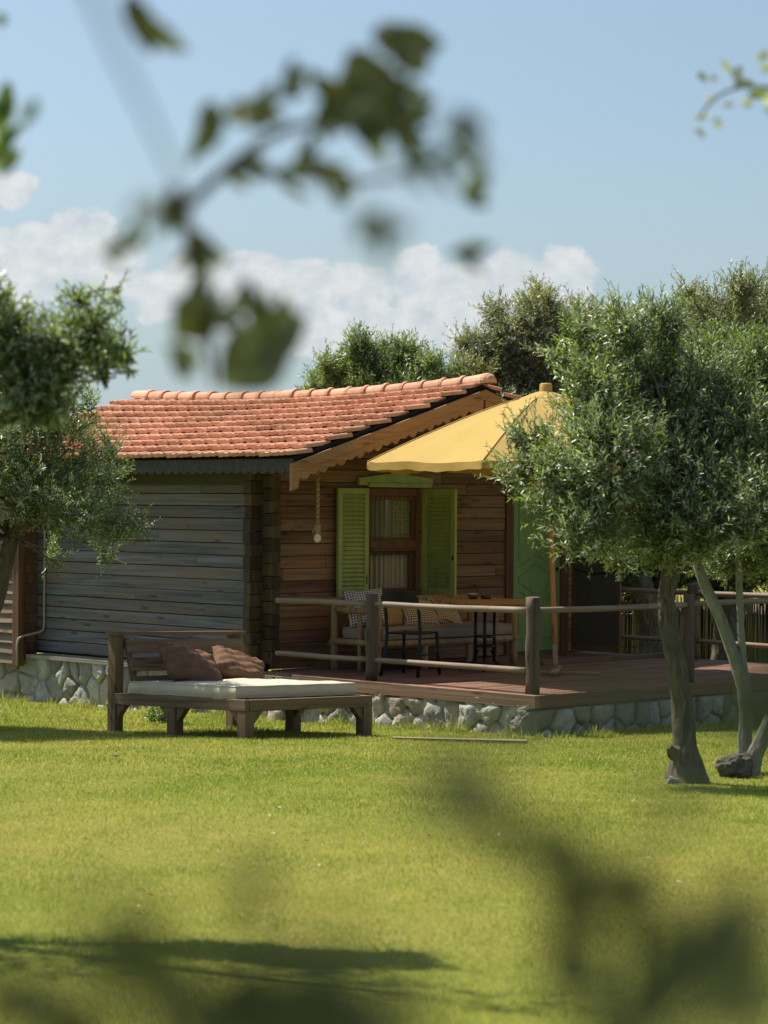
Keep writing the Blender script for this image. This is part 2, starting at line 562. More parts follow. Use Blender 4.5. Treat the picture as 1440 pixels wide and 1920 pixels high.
M['tan'] = cloth('tan_cloth', (0.42, 0.26, 0.11), None, 6, 300)
M['ging_bw'] = mat_gingham('black_white_gingham', (0.58, 0.56, 0.5), (0.025, 0.025, 0.03))
M['ging_br'] = mat_gingham('brown_gingham', (0.6, 0.5, 0.36), (0.075, 0.04, 0.025))
M['black'] = plain('black_metal', (0.016, 0.018, 0.019), 0.4, 0.3)
M['dark'] = plain('dark_felt', (0.012, 0.012, 0.012), 0.9)
M['screen'] = plain('grey_mesh_screen', (0.085, 0.083, 0.075), 0.8)
M['rope'] = wood('jute_rope', (0.24, 0.15, 0.075), (0.42, 0.29, 0.16), 'z', grain=3)
M['bulb'] = plain('milk_glass_bulb', (0.75, 0.72, 0.62), 0.2, 0, 0.5)
M['pipe'] = plain('beige_conduit', (0.38, 0.33, 0.25), 0.5)
M['glass'] = mat_glass()
M['curtain'] = mat_curtain()
M['ceramic'] = plain('dark_glaze', (0.03, 0.02, 0.016), 0.25, 0, 0.5)
M['ground'] = mat_ground()
M['grass'] = mat_grass()
M['reed'] = wood('dry_reeds', (0.08, 0.065, 0.04), (0.22, 0.18, 0.115), 'z', island=1.0, var=0.45)
M['bark'] = mat_bark('olive_bark', (0.045, 0.036, 0.027), (0.19, 0.17, 0.135), (0.10, 0.09, 0.07))
M['bark_pale'] = mat_bark('smooth_olive_bark', (0.16, 0.165, 0.135), (0.33, 0.34, 0.29), (0.22, 0.225, 0.185))
M['cut'] = wood('cut_wood', (0.30, 0.19, 0.07), (0.48, 0.33, 0.15), 'z')
M['olive'] = leafmat('olive_leaves', (0.12, 0.18, 0.075), (0.36, 0.40, 0.29), 0.38, 0.38, 0.33)
M['olive_gray'] = leafmat('grey_olive_leaves', (0.155, 0.175, 0.09), (0.34, 0.355, 0.255), 0.36, 0.35, 0.36)
M['leaf_green'] = leafmat('fresh_green_leaves', (0.11, 0.17, 0.06), (0.26, 0.31, 0.17), 0.4, 0.35, 0.36)
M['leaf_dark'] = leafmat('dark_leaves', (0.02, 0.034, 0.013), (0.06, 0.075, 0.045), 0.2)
M['leaf_lit'] = leafmat('sunlit_olive_leaves', (0.20, 0.24, 0.13), (0.52, 0.53, 0.47), 0.35, 0.35, 0.35)  # sunlit look of the undersides put into a paler leaf colour
M['leaf_near'] = leafmat('near_olive_leaves', (0.07, 0.085, 0.04), (0.125, 0.14, 0.09), 0.26, 0.35, 0.5)


# ------------------------------------------------------------------ mesh building
class MB:
    def __init__(s):
        s.v, s.f, s.smooth = [], [], []

    def add(s, verts, faces, smooth=False):
        k = len(s.v)
        s.v += [tuple(p) for p in verts]
        s.f += [tuple(i + k for i in f) for f in faces]
        s.smooth += [smooth] * len(faces)

    def box(s, c, size, rot=None, j=0.0):
        hx, hy, hz = size[0] / 2, size[1] / 2, size[2] / 2
        vs = [Vector((x * hx, y * hy, z * hz)) for x in (-1, 1) for y in (-1, 1) for z in (-1, 1)]
        if j:
            vs = [p + Vector((random.uniform(-j, j), random.uniform(-j, j), random.uniform(-j, j))) for p in vs]
        if rot is not None:
            vs = [rot @ p for p in vs]
        vs = [p + Vector(c) for p in vs]
        s.add(vs, [(0, 1, 3, 2), (4, 6, 7, 5), (0, 4, 5, 1), (2, 3, 7, 6), (0, 2, 6, 4), (1, 5, 7, 3)])

    def b2(s, p0, p1, j=0.0):
        s.box([(p0[i] + p1[i]) / 2 for i in range(3)], [abs(p1[i] - p0[i]) for i in range(3)], None, j)

    def beam(s, p, q, w, h, up=(0, 0, 1)):
        p, q = Vector(p), Vector(q)
        d = (q - p)
        L = d.length
        d.normalize()
        y = Vector(up).cross(d)
        if y.length < 1e-4:
            y = Vector((0, 1, 0)).cross(d)
        y.normalize()
        z = d.cross(y)
        rot = Matrix((d, y, z)).transposed()
        s.box((p + q) / 2, (L, w, h), rot)

    def prism(s, poly, ax, lo, hi):
        """2-D polygon extruded along axis ax ('x','y','z')"""
        def P(u, v, t):
            return {'x': (t, u, v), 'y': (u, t, v), 'z': (u, v, t)}[ax]
        n = len(poly)
        vs = [P(u, v, lo) for u, v in poly] + [P(u, v, hi) for u, v in poly]
        fs = [tuple(range(n)), tuple(range(2 * n - 1, n - 1, -1))]
        fs += [(i, i + n, (i + 1) % n + n, (i + 1) % n) for i in range(n)]
        s.add(vs, fs)

    def tube(s, pts, radii, n=8, caps=True, wob=0.0):
        pts = [Vector(p) for p in pts]
        if isinstance(radii, (int, float)):
            radii = [radii] * len(pts)
        vs, fs = [], []
        prev = None
        for i, p in enumerate(pts):
            d = (pts[min(i + 1, len(pts) - 1)] - pts[max(i - 1, 0)]).normalized()
            if prev is None:
                x = d.orthogonal().normalized()
            else:
                x = (prev - d * prev.dot(d)).normalized()
            prev = x
            y = d.cross(x)
            for k in range(n):
                a = 2 * math.pi * k / n
                r = radii[i] * (1 + random.uniform(-wob, wob))
                vs.append(p + (x * math.cos(a) + y * math.sin(a)) * r)
        for i in range(len(pts) - 1):
            for k in range(n):
                fs.append((i * n + k, i * n + (k + 1) % n, (i + 1) * n + (k + 1) % n, (i + 1) * n + k))
        s.add(vs, fs, True)
        if caps:
            m = len(pts) - 1
            k0 = len(s.v) - len(vs)
            s.f.append(tuple(k0 + k for k in reversed(range(n))))
            s.f.append(tuple(k0 + m * n + k for k in range(n)))
            s.smooth += [False, False]

    def log(s, p, q, r, n=10, seg=8, wob=0.03, bow=0.0025):
        """a slightly crooked round pole"""
        p, q = Vector(p), Vector(q)
        pts, rr = [], []
        ph = random.uniform(0, 6)
        o = (q - p).orthogonal().normalized()
        for i in range(seg + 1):
            t = i / seg
            pts.append(p.lerp(q, t) + o * bow * math.sin(ph + t * 7) + Vector((0, 0, bow * math.sin(2 * ph + t * 5))))
            rr.append(r * (1 + random.uniform(-wob, wob)))
        s.tube(pts, rr, n, True, 0.02)

    def lathe(s, prof, c=(0, 0, 0), n=20):
        vs, fs = [], []
        for r, z in prof:
            for k in range(n):
                a = 2 * math.pi * k / n
                vs.append((c[0] + r * math.cos(a), c[1] + r * math.sin(a), c[2] + z))
        for i in range(len(prof) - 1):
            for k in range(n):
                fs.append((i * n + k, i * n + (k + 1) % n, (i + 1) * n + (k + 1) % n, (i + 1) * n + k))
        s.add(vs, fs, True)

    def build(s, name, mat, parent=None, bevel=0.0, loc=None, rot=None):
        me = bpy.data.meshes.new(name)
        me.from_pydata(s.v, [], s.f)
        me.polygons.foreach_set('use_smooth', s.smooth)
        me.update()
        bm = bmesh.new()
        bm.from_mesh(me)
        bmesh.ops.recalc_face_normals(bm, faces=bm.faces)
        bm.to_mesh(me)
        bm.free()
        me.materials.append(mat)
        o = bpy.data.objects.new(name, me)
        col.objects.link(o)
        if parent is not None:
            o.parent = parent
        if loc is not None:
            o.location = loc
        if rot is not None:
            o.rotation_euler = rot
        if bevel:
            b = o.modifiers.new('bevel', 'BEVEL')
            b.width = bevel
            b.segments = 2
            b.limit_method = 'ANGLE'
            b.angle_limit = R(50)
        return o


def mesh_np(name, verts, tris, mat, parent=None, smooth=False, nv=3):
    """large meshes straight from arrays"""
    verts = np.asarray(verts, dtype=np.float32).reshape(-1, 3)
    tris = np.asarray(tris, dtype=np.int32).reshape(-1, nv)
    me = bpy.data.meshes.new(name)
    me.vertices.add(len(verts))
    me.vertices.foreach_set('co', verts.ravel())
    me.loops.add(tris.size)
    me.loops.foreach_set('vertex_index', tris.ravel())
    me.polygons.add(len(tris))
    me.polygons.foreach_set('loop_start', np.arange(0, tris.size, nv, dtype=np.int32))
    me.polygons.foreach_set('loop_total', np.full(len(tris), nv, dtype=np.int32))
    if smooth:
        me.polygons.foreach_set('use_smooth', np.ones(len(tris), dtype=bool))
    me.update(calc_edges=True)
    me.validate()
    me.materials.append(mat)
    o = bpy.data.objects.new(name, me)
    col.objects.link(o)
    if parent is not None:
        o.parent = parent
    return o


def thing(name, label, cat, loc=(0, 0, 0), rz=0.0, group=None, mat=None):
    o = bpy.data.objects.new(name, None)
    o.empty_display_size = 0.2
    col.objects.link(o)
    if mat is not None:
        o.matrix_world = mat
    else:
        o.location = loc
        o.rotation_euler = (0, 0, rz)
    o['label'] = label
    o['category'] = cat
    if group:
        o['group'] = group
    return o


def tag(o, label, cat, group=None):
    o['label'] = label
    o['category'] = cat
    if group:
        o['group'] = group
    return o


# ------------------------------------------------------------------ ground and grass
def build_ground():
    xs = np.concatenate([np.linspace(-600, -30, 12), np.linspace(-25, 25, 101), np.linspace(30, 600, 12)])
    ys = np.concatenate([np.linspace(-200, -6, 8), np.linspace(-5, 45, 101), np.linspace(55, 1500, 14)])
    X, Y = np.meshgrid(xs, ys)
    Z = gz(X, Y)
    v = np.stack([X, Y, Z], -1).reshape(-1, 3)
    nx, ny = len(xs), len(ys)
    i = np.arange(ny - 1)[:, None] * nx + np.arange(nx - 1)[None, :]
    q = np.stack([i, i + 1, i + nx + 1, i + nx], -1).reshape(-1, 4)
    o = mesh_np('lawn', v, q, M['ground'], smooth=True, nv=4)
    o['kind'] = 'structure'


def local_ab(x, y):
    dx, dy = x - O.x, y - O.y
    return dx * DA.x + dy * DA.y, dx * DB.x + dy * DB.y


def build_grass():
    P, H, Wd = [], [], []
    bands = [(6.4, 10, 7500, 0.017, 0.0024), (10, 13, 6200, 0.018, 0.003), (13, 17, 4600, 0.020, 0.004), (17, 22, 3400, 0.023, 0.0054), (22, 29, 1900, 0.036, 0.008)]
    for y0, y1, dens, h, w in bands:
        hw = 0.175 * y1 + 1.7
        n = int(dens * (y1 - y0) * 2 * hw)
        x = rng.uniform(-hw, hw, n)
        y = rng.uniform(y0, y1, n)
        P.append(np.stack([x, y], -1))
        H.append(h * rng.uniform(0.55, 1.35, n))
        Wd.append(w * rng.uniform(0.7, 1.3, n))
    # longer uncut tufts along the foot of the stone walls
    n = 9000
    t = rng.uniform(-4.3, 6.0, n)
    a = -0.42 + rng.normal(0, 0.06, n)
    P.append(np.stack([O.x + DA.x * a + DB.x * t, O.y + DA.y * a + DB.y * t], -1))
    H.append(rng.gamma(3, 0.015, n) * (0.5 + 0.9 * (np.sin(t * 3.1) * np.sin(t * 7.7 + 1) > 0)))
    Wd.append(rng.uniform(0.006, 0.01, n))
    n = 5000
    a = rng.uniform(-0.3, 5.2, n)
    t = -4.3 + rng.normal(0, 0.06, n)
    P.append(np.stack([O.x + DA.x * a + DB.x * t, O.y + DA.y * a + DB.y * t], -1))
    H.append(rng.gamma(3, 0.011, n))
    Wd.append(rng.uniform(0.006, 0.01, n))
    # sunny lawn seen past the far end of the deck
    n = 26000
    a = rng.uniform(5.15, 8.5, n)
    t = rng.uniform(-4, 4, n)
    P.append(np.stack([O.x + DA.x * a + DB.x * t, O.y + DA.y * a + DB.y * t], -1))
    H.append(0.05 * rng.uniform(0.6, 1.3, n))
    Wd.append(rng.uniform(0.006, 0.01, n))
    P = np.concatenate(P)
    H = np.concatenate(H)
    Wd = np.concatenate(Wd)
    la, lb = local_ab(P[:, 0], P[:, 1])
    keep = ~((la > -0.34) & (la < 5.12) & (lb > -4.2) & (lb < 9))
    P, H, Wd = P[keep], H[keep], Wd[keep]
    n = len(P)
    z = gz(P[:, 0], P[:, 1])
    # mown turf is uneven: thin and thick patches
    patch = 0.5 + 0.5 * np.sin(P[:, 0] * 3.3 + 1.3 * np.sin(P[:, 1] * 2.1)) * np.sin(P[:, 1] * 2.7 + 1.7 * np.sin(P[:, 0] * 1.9))
    H = H * (0.75 + 0.5 * patch)
    base = np.stack([P[:, 0], P[:, 1], z - 0.004], -1)
    th = rng.uniform(0, 2 * np.pi, n)
    side = np.stack([np.cos(th), np.sin(th), np.zeros(n)], -1) * Wd[:, None] * 0.5
    lean = rng.normal(0, 0.42, (n, 2)) * H[:, None]
    mid = base + np.stack([lean[:, 0] * 0.35, lean[:, 1] * 0.35, H * 0.6], -1)
    tip = base + np.stack([lean[:, 0] * 1.1, lean[:, 1] * 1.1, H], -1)
    V = np.stack([base - side, base + side, mid + side * 0.75, mid - side * 0.75, tip], 1)
    k = np.arange(n)[:, None] * 5
    T = np.concatenate([k + np.array([[0, 1, 2]]), k + np.array([[0, 2, 3]]), k + np.array([[3, 2, 4]])], 0)
    o = mesh_np('grass', V, T, M['grass'])
    o['kind'] = 'stuff'


build_ground()
build_grass()


# ------------------------------------------------------------------ stone walls
def clip(poly, nx, ny, c):
    out = []
    for i in range(len(poly)):
        p, q = poly[i], poly[(i + 1) % len(poly)]
        dp, dq = p[0] * nx + p[1] * ny - c, q[0] * nx + q[1] * ny - c
        if dp <= 0:
            out.append(p)
        if dp * dq < 0:
            t = dp / (dp - dq)
            out.append((p[0] + (q[0] - p[0]) * t, p[1] + (q[1] - p[1]) * t))
    return out


def rubble(mb, u0, u1, v0, v1, place, seed, size=0.17, depth=0.06):
    """irregular stones with open joints on a wall face; place(u, v, d) -> point, d outward"""
    rd = random.Random(seed)
    pts = []
    nu, nv = max(1, int((u1 - u0) / size)), max(1, int((v1 - v0) / (size * 0.86)))
    for i in range(nu):
        for j in range(nv):
            if rd.random() < 0.16:
                continue
            pts.append((u0 + (i + 0.5 + rd.uniform(-.42, .42) + 0.5 * (j % 2)) * (u1 - u0) / nu, v0 + (j + 0.5 + rd.uniform(-.36, .36)) * (v1 - v0) / nv))
    for i, p in enumerate(pts):
        poly = [(u0, v0), (u1, v0), (u1, v1), (u0, v1)]
        for k, q in enumerate(pts):
            if k == i or abs(q[0] - p[0]) > 4 * size:
                continue
            nx, ny = q[0] - p[0], q[1] - p[1]
            c = (q[0] ** 2 + q[1] ** 2 - p[0] ** 2 - p[1] ** 2) / 2
            poly = clip(poly, nx, ny, c)
            if len(poly) < 3:
                break
        if len(poly) < 3:
            continue
        # resample the outline so stones are not clean polygons
        ring = []
        for a, b in zip(poly, poly[1:] + poly[:1]):
            L = math.hypot(b[0] - a[0], b[1] - a[1])
            n = max(1, int(L / 0.035))
            ring += [(a[0] + (b[0] - a[0]) * t / n, a[1] + (b[1] - a[1]) * t / n) for t in range(n)]
        cx = sum(r[0] for r in ring) / len(ring)
        cy = sum(r[1] for r in ring) / len(ring)
        n = len(ring)
        d0 = depth * rd.uniform(0.55, 1.25)
        tu, tv = rd.uniform(-.16, .16), rd.uniform(-.16, .16)
        vs = []
        for (sc, dd, jit) in ((0.93, -0.3, 0.0), (0.92, 0.45, 0.006), (0.83, 0.85, 0.007), (0.55, 1.0, 0.008), (0.25, 1.05, 0.006)):
            for (x, y) in ring:
                rr = math.hypot(x - cx, y - cy)
                sh = sc if rr < 0.06 else min(sc, 1 - (1 - sc) * 0.9)
                xx, yy = cx + (x - cx) * sh, cy + (y - cy) * sh
                vs.append(place(xx, yy,
                                dd * d0 + (tu * (xx - cx) + tv * (yy - cy)) * (dd > 0.5) + 0.022 * mnoise.noise(Vector((xx * 8, yy * 8, seed))) + 0.014 * mnoise.noise(Vector((xx * 22, yy * 22, seed))) * (dd > 0.3)))
        vs.append(place(cx, cy, d0 * 1.05))
        fs = []
        for r in range(4):
            for k in range(n):
                fs.append((r * n + k, r * n + (k + 1) % n, (r + 1) * n + (k + 1) % n, (r + 1) * n + k))
        fs += [(4 * n + k, 4 * n + (k + 1) % n, 5 * n) for k in range(n)]
        mb.add(vs, fs, True)


# ------------------------------------------------------------------ the cabin (local axes: x along the gable, y along the side wall, z up)
cabin = thing('wooden_cabin', 'weathered wooden cabin with terracotta tile roof and green door', 'cabin', O, ALPHA)
EAVE_A, VERGE_B, RIDGE_A, RIDGE_Z, EAVE_Z = -0.42, -0.95, 2.35, 3.46, 2.62
FAR_B = 5.35
WID = 5.0


def roof_sag(b):
    s = min(max((b - VERGE_B) / (FAR_B - VERGE_B), 0), 1)
    return -0.085 * 4 * s * (1 - s) * (1.1 - 0.2 * s)


def slope_z(a):
    return EAVE_Z + (RIDGE_Z - EAVE_Z) * (a - EAVE_A) / (RIDGE_A - EAVE_A)


def build_cabin():
    # side wall facing the lawn
    mb = MB()
    z = DECK + 0.01
    k = 0
    while z < 2.50:
        h = 0.131
        dz = random.uniform(-0.003, 0.003)
        cuts = [0.0] + sorted(random.uniform(0.6, 3.2) for _ in range(random.choice((0, 1, 1)))) + [3.98]
        for c0, c1 in zip(cuts, cuts[1:]):
            pr = random.uniform(-0.004, 0.004)
            mb.b2((0.0 + pr, c0 + 0.001, z + 0.002), (0.06, c1 - 0.001, z + h - 0.005 + dz))
        z += h
        k += 1
    mb.build('side_wall', M['siding'], cabin, 0.004)
    mb = MB()
    mb.b2((0.03, 0.02, DECK - 0.02), (0.12, 5.2, 2.6))
    mb.b2((4.92, 0.02, DECK - 0.02), (5.0, 5.2, 2.6))
    mb.b2((0.13, 5.1, DECK - 0.02), (4.91, 5.2, 2.55))
    mb.prism([(0.13, 2.56), (4.91, 2.56), (2.35, 3.3)], 'y', 5.1, 5.2)
    mb.build('inner_wall', M['dark'], cabin)
    # top board with a figured grain under the eave
    mb = MB()
    mb.b2((-0.015, 0.02, 2.36), (0.0 - 0.002, 3.95, 2.50))
    mb.build('frieze_board', M['fascia'], cabin, 0.004)

    # wing standing a little proud at the far left, lap siding
    mb = MB()
    z = 0.30
    while z < 2.5:
        pr = random.uniform(0, 0.01)
        ww = 0.02
        n = 10
        vs, fs = [], []
        for i in range(n + 1):
            b = 4.03 + i * 0.22
            wv = 0.006 * math.sin(b * 5 + z * 9) + random.uniform(-.003, .003)
            vs += [(-0.262, b, z + 0.135), (-0.30 - pr, b, z + wv), (-0.275, b, z + wv), (-0.25, b, z + 0.14)]
        for i in range(n):
            for k in range(4):
                fs.append((i * 4 + k, i * 4 + (k + 1) % 4, i * 4 + 4 + (k + 1) % 4, i * 4 + 4 + k))
        fs += [(0, 1, 2, 3), (n * 4 + 3, n * 4 + 2, n * 4 + 1, n * 4)]
        mb.add(vs, fs)
        z += 0.115
    mb.build('wing_wall', M['siding_wing'], cabin)
    mb = MB()
    mb.b2((-0.245, 4.0, 0.3), (0.02, 6.2, 2.5))
    mb.build('wing_core', M['dark'], cabin)
    mb = MB()
    mb.b2((-0.315, 3.90, 0.27), (-0.225, 4.02, 2.5))
    mb.build('wing_post', M['trim'], cabin, 0.006)
    mb = MB()
    z = 0.3
    while z < 2.5:
        mb.b2((-0.222, 3.965, z), (-0.004, 3.99, z + 0.112))
        z += 0.115
    mb.build('wing_side_boards', M['trim'], cabin, 0.003)

    # gable wall with openings for window and door
    mb = MB()
    win = (1.50, 2.31, 1.17, 2.345)
    door = (3.82, 4.66, DECK, 2.47)
    z = DECK + 0.01
    while z < 3.3:
        h = 0.131
        z1 = min(z + h - 0.006, 3.3)
        amax = WID
        segs = [(0.12, amax)]
        for (w0, w1, h0, h1) in (win, door):
            if z1 > h0 + 0.02 and z < h1 - 0.02:
                ns = []
                for (s0, s1) in segs:
                    if w0 > s0 and w1 < s1:
                        ns += [(s0, w0), (w1, s1)]
                    else:
                        ns.append((s0, s1))
                segs = ns
        for (s0, s1) in segs:
            if z + h > slope_z(s0) - 0.1:
                s0 = EAVE_A + (z + h - EAVE_Z + 0.1) * (RIDGE_A - EAVE_A) / (RIDGE_Z - EAVE_Z)
            lim = 2 * RIDGE_A - s0 + 0.25 if z > 2.45 else s1
            s1 = min(s1, lim)
            cuts = [s0] + sorted(random.uniform(s0, s1) for _ in range(1 if s1 - s0 > 1.2 else 0)) + [s1]
            for c0, c1 in zip(cuts, cuts[1:]):
                if c1 - c0 < 0.03:
                    continue
                pr = random.uniform(-0.004, 0.004)
                mb.b2((c0 + 0.001, 0.0 + pr, z), (c1 - 0.001, 0.07, z1))
        z += h
    mb.build('gable_wall', M['gable'], cabin, 0.004)
    mb = MB()
    mb.b2((0.13, 0.04, DECK), (1.49, 0.12, 2.6))
    mb.b2((1.49, 0.04, DECK), (2.32, 0.12, 1.165))
    mb.b2((1.49, 0.04, 2.35), (2.32, 0.12, 2.6))
    mb.b2((2.32, 0.04, DECK), (3.815, 0.12, 2.6))
    mb.b2((4.665, 0.04, DECK), (4.99, 0.12, 2.6))
    mb.b2((3.815, 0.04, 2.475), (4.665, 0.12, 2.6))
    mb.prism([(0.2, 2.601), (4.8, 2.601), (2.35, 3.3)], 'y', 0.04, 0.12)
    mb.build('gable_lining', M['dark'], cabin)

    # crossed log ends at the near corner
    mb = MB()
    z = DECK + 0.01
    i = 0
    while z < 2.5:
        h = 0.125
        e = random.uniform(-0.012, 0.012)
        mb.b2((-0.16 + e, -0.005, z), (-0.001, 0.11, z + h), 0.002)
        e = random.uniform(-0.012, 0.012)
        mb.b2((0.0, -0.16 + e, z + 0.06), (0.118, -0.006, z + 0.06 + h), 0.002)
        z += 0.131
        i += 1
    mb.build('corner_log_ends', M['log_end'], cabin, 0.006)

    # stone plinth under the side wall
    mb = MB()
    rubble(mb, -4.0, 6.2, -0.35, 0.40, lambda u, v, d: (-0.13 - d, u, v), 5, 0.22, 0.06)
    mb.build('stone_plinth', M['stone'], cabin)
    mb = MB()
    mb.b2((-0.145, 0.0, -0.5), (0.05, 6.2, 0.37))
    mb.b2((-0.21, -0.0, 0.37), (0.05, 3.9, 0.405), 0.004)
    mb.b2((4.9, 0.0, -0.6), (5.0, 5.2, 0.4))
    mb.build('plinth_mortar', M['mortar'], cabin)


build_cabin()


def build_roof():
    # tiles: overlapping rows of rolled clay tiles, each tile its own piece
    mb = MB()
    rows = 10
    L = math.hypot(RIDGE_A - EAVE_A, RIDGE_Z - EAVE_Z)
    da, dz = (RIDGE_A - EAVE_A) / L, (RIDGE_Z - EAVE_Z) / L
    tw = 0.213
    ncol = int((FAR_B - VERGE_B) / tw)
    prof = [(0.0, 0.010), (0.012, 0.021), (0.036, 0.023), (0.052, 0.012), (0.095, 0.007), (0.112, 0.014), (0.132, 0.014), (0.148, 0.007), (0.192, 0.006), (0.210, 0.002)]
    pitch = (L + 0.02) / rows
    for side in (0, 1):
        for r in range(rows):
            s0 = -0.05 + r * pitch
            for c in range(ncol):
                jit = random.uniform(-0.006, 0.006)
                b0 = VERGE_B + 0.02 + c * tw + random.uniform(-0.003, 0.003) + (0.03 if r % 2 else 0)
                lift = random.uniform(0, 0.008)
                tl = pitch + 0.05
                vs, fs = [], []
                for (t, up) in ((0.0, 0.070 + lift), (tl, 0.012)):
                    for (u, h) in prof:
                        for th in (0.0, -0.036):
                            s = s0 + t + jit
                            n = up + h + th
                            a = EAVE_A + da * s - dz * n
                            zz = EAVE_Z + dz * s + da * n + roof_sag(b0 + u) * max(0, min(1, s / L))
                            if side:
                                a = 2 * RIDGE_A - a
                            vs.append((a, b0 + u, zz))
                m = len(prof)
                for i in range(m - 1):
                    q = 2 * i
                    fs.append((q, q + 2, q + 2 * m + 2, q + 2 * m))            # top
                    fs.append((q + 1, q + 3, q + 2, q))                         # nose
                    fs.append((q + 1, q + 2 * m + 1, q + 2 * m + 3, q + 3))      # under
                fs.append((0, 2 * m, 2 * m + 1, 1))
                fs.append((2 * m - 2, 2 * m - 1, 4 * m - 1, 4 * m - 2))
                mb.add(vs, fs, False)
    roof = mb.build('roof', M['tiles'], cabin)
    # boarding and black felt under the tiles
    mb = MB()
    for side in (0, 1):
        f = (lambda a: a) if not side else (lambda a: 2 * RIDGE_A - a)
        n = 12
        for i in range(n):
            b0, b1 = VERGE_B + 0.03 + (FAR_B - VERGE_B - 0.04) * i / n, VERGE_B + 0.03 + (FAR_B - VERGE_B - 0.04) * (i + 1) / n
            z0, z1 = roof_sag(b0), roof_sag(b1)
            vs = []
            for (b, zz) in ((b0, z0), (b1, z1)):
                vs += [(f(EAVE_A + 0.01), b, EAVE_Z - 0.03), (f(RIDGE_A), b, RIDGE_Z + zz - 0.03), (f(RIDGE_A), b, RIDGE_Z + zz + 0.012), (f(EAVE_A + 0.01), b, EAVE_Z + 0.012)]
            mb.add(vs, [(0, 1, 5, 4), (1, 2, 6, 5), (2, 3, 7, 6), (3, 0, 4, 7), (0, 3, 2, 1), (4, 5, 6, 7)])
    mb.build('roof_felt', M['dark'], roof)
    # ridge tiles: half round, each lapping the next with a raised collar
    mb = MB()
    n = 20
    for i in range(n):
        b0 = VERGE_B - 0.03 + i * 0.305
        b1 = b0 + 0.34
        up = random.uniform(-0.006, 0.008)
        if i >= n - 2:
            up += 0.008 * (i - n + 3)
        vs, fs = [], []
        st = [(0.0, 0.102), (0.035, 0.108), (0.05, 0.094), (0.34, 0.084)]
        if i == 0:
            st = [(-0.09, 0.03), (-0.075, 0.075), (-0.04, 0.10), (0.0, 0.108), (0.05, 0.1), (0.34, 0.086)]
        tilt = random.uniform(-0.01, 0.01)
        for (t, rr) in st:
            b = b0 + t
            zc = RIDGE_Z + roof_sag(min(b, FAR_B)) + 0.035 + up
            for k in range(11):
                an = math.pi * (k / 10) * 1.1 - 0.05 * math.pi
                vs.append((RIDGE_A + rr * math.cos(an) * 1.05 + tilt, b, zc + rr * math.sin(an) * 0.95))
        for r in range(len(st) - 1):
            for k in range(10):
                fs.append((r * 11 + k, r * 11 + k + 1, r * 11 + 12 + k, r * 11 + 11 + k))
        fs.append(tuple(range(11)))
        mb.add(vs, fs, False)
    mb.build('ridge_tiles', M['tiles'], roof)

    # scalloped bargeboards on the gable
    for side in (0, 1):
        mb = MB()
        L2 = 2.86
        top, bot = [], []
        n = 150
        for i in range(n + 1):
            t = i / n * (RIDGE_A - EAVE_A)
            a = EAVE_A - 0.02 + t
            zt = slope_z(a) - 0.045
            s = t / 0.255
            ph = s - math.floor(s)
            d = 0.165 + 0.05 * abs(math.sin(math.pi * t / 0.127)) * (0.55 + 0.45 * (int(t / 0.127) % 2))
            if t < 0.10:
                d = 0.27
            if t > (RIDGE_A - EAVE_A) - 0.16:
                d = 0.27 + 0.04 * (1 if t > RIDGE_A - EAVE_A - 0.07 else 0)
            top.append((a, zt))
            bot.append((a, zt - d))
        poly = top + bot[::-1]
        if side:
            poly = [(2 * RIDGE_A - a, z) for a, z in poly]
        # split into quads so that the concave edge stays clean
        for i in range(n):
            q = [top[i], top[i + 1], bot[i + 1], bot[i]]
            if side:
                q = [(2 * RIDGE_A - a + 0.002, z) for a, z in q]
            vs = [(a, VERGE_B - 0.0, z) for a, z in q] + [(a, VERGE_B + 0.028, z) for a, z in q]
            fs = [(0, 1, 2, 3), (7, 6, 5, 4), (0, 4, 5, 1), (2, 6, 7, 3)]
            if i == 0:
                fs.append((0, 3, 7, 4))
            if i == n - 1:
                fs.append((1, 5, 6, 2))
            mb.add(vs, fs)
        me = mb.build('bargeboard', M['barge'], cabin)
        bm = bmesh.new()
        bm.from_mesh(me.data)
        bmesh.ops.remove_doubles(bm, verts=bm.verts, dist=1e-5)
        bm.to_mesh(me.data)
        bm.free()
        # upper lath of the board, a step proud
        mb = MB()
        z0, z1 = slope_z(EAVE_A) - 0.045, slope_z(RIDGE_A) - 0.045
        q = [(EAVE_A - 0.025, z0), (RIDGE_A - 0.001, z1), (RIDGE_A - 0.001, z1 - 0.105), (EAVE_A - 0.025, z0 - 0.105)]
        if side:
            q = [(2 * RIDGE_A - a, z) for a, z in q]
        mb.prism(q, 'y', VERGE_B - 0.022, VERGE_B - 0.002)
        mb.build('verge_lath', M['barge'], me, 0.003)
    # scalloped eave fascia
    mb = MB()
    n = 440
    for i in range(n):
        b0, b1 = VERGE_B + 0.0 + (FAR_B - VERGE_B) * i / n, VERGE_B + 0.0 + (FAR_B - VERGE_B) * (i + 1) / n
        def dd(b):
            return 0.12 + 0.03 * abs(math.sin(math.pi * b / 0.14))
        vs = []
        for b in (b0, b1):
            zt = EAVE_Z
            vs += [(EAVE_A + 0.0, b, zt), (EAVE_A + 0.025, b, zt), (EAVE_A + 0.025, b, zt - dd(b)), (EAVE_A, b, zt - dd(b))]
        mb.add(vs, [(0, 4, 5, 1), (1, 5, 6, 2), (2, 6, 7, 3), (3, 7, 4, 0)])
    mb.build('eave_fascia', M['fascia'], cabin)
    # soffit boards under eave and verge, and purlin ends
    mb = MB()
    mb.prism([(EAVE_A + 0.03, EAVE_Z - 0.06), (0.12, EAVE_Z + 0.09), (0.12, EAVE_Z + 0.11), (EAVE_A + 0.03, EAVE_Z - 0.04)], 'y', VERGE_B + 0.03, FAR_B)
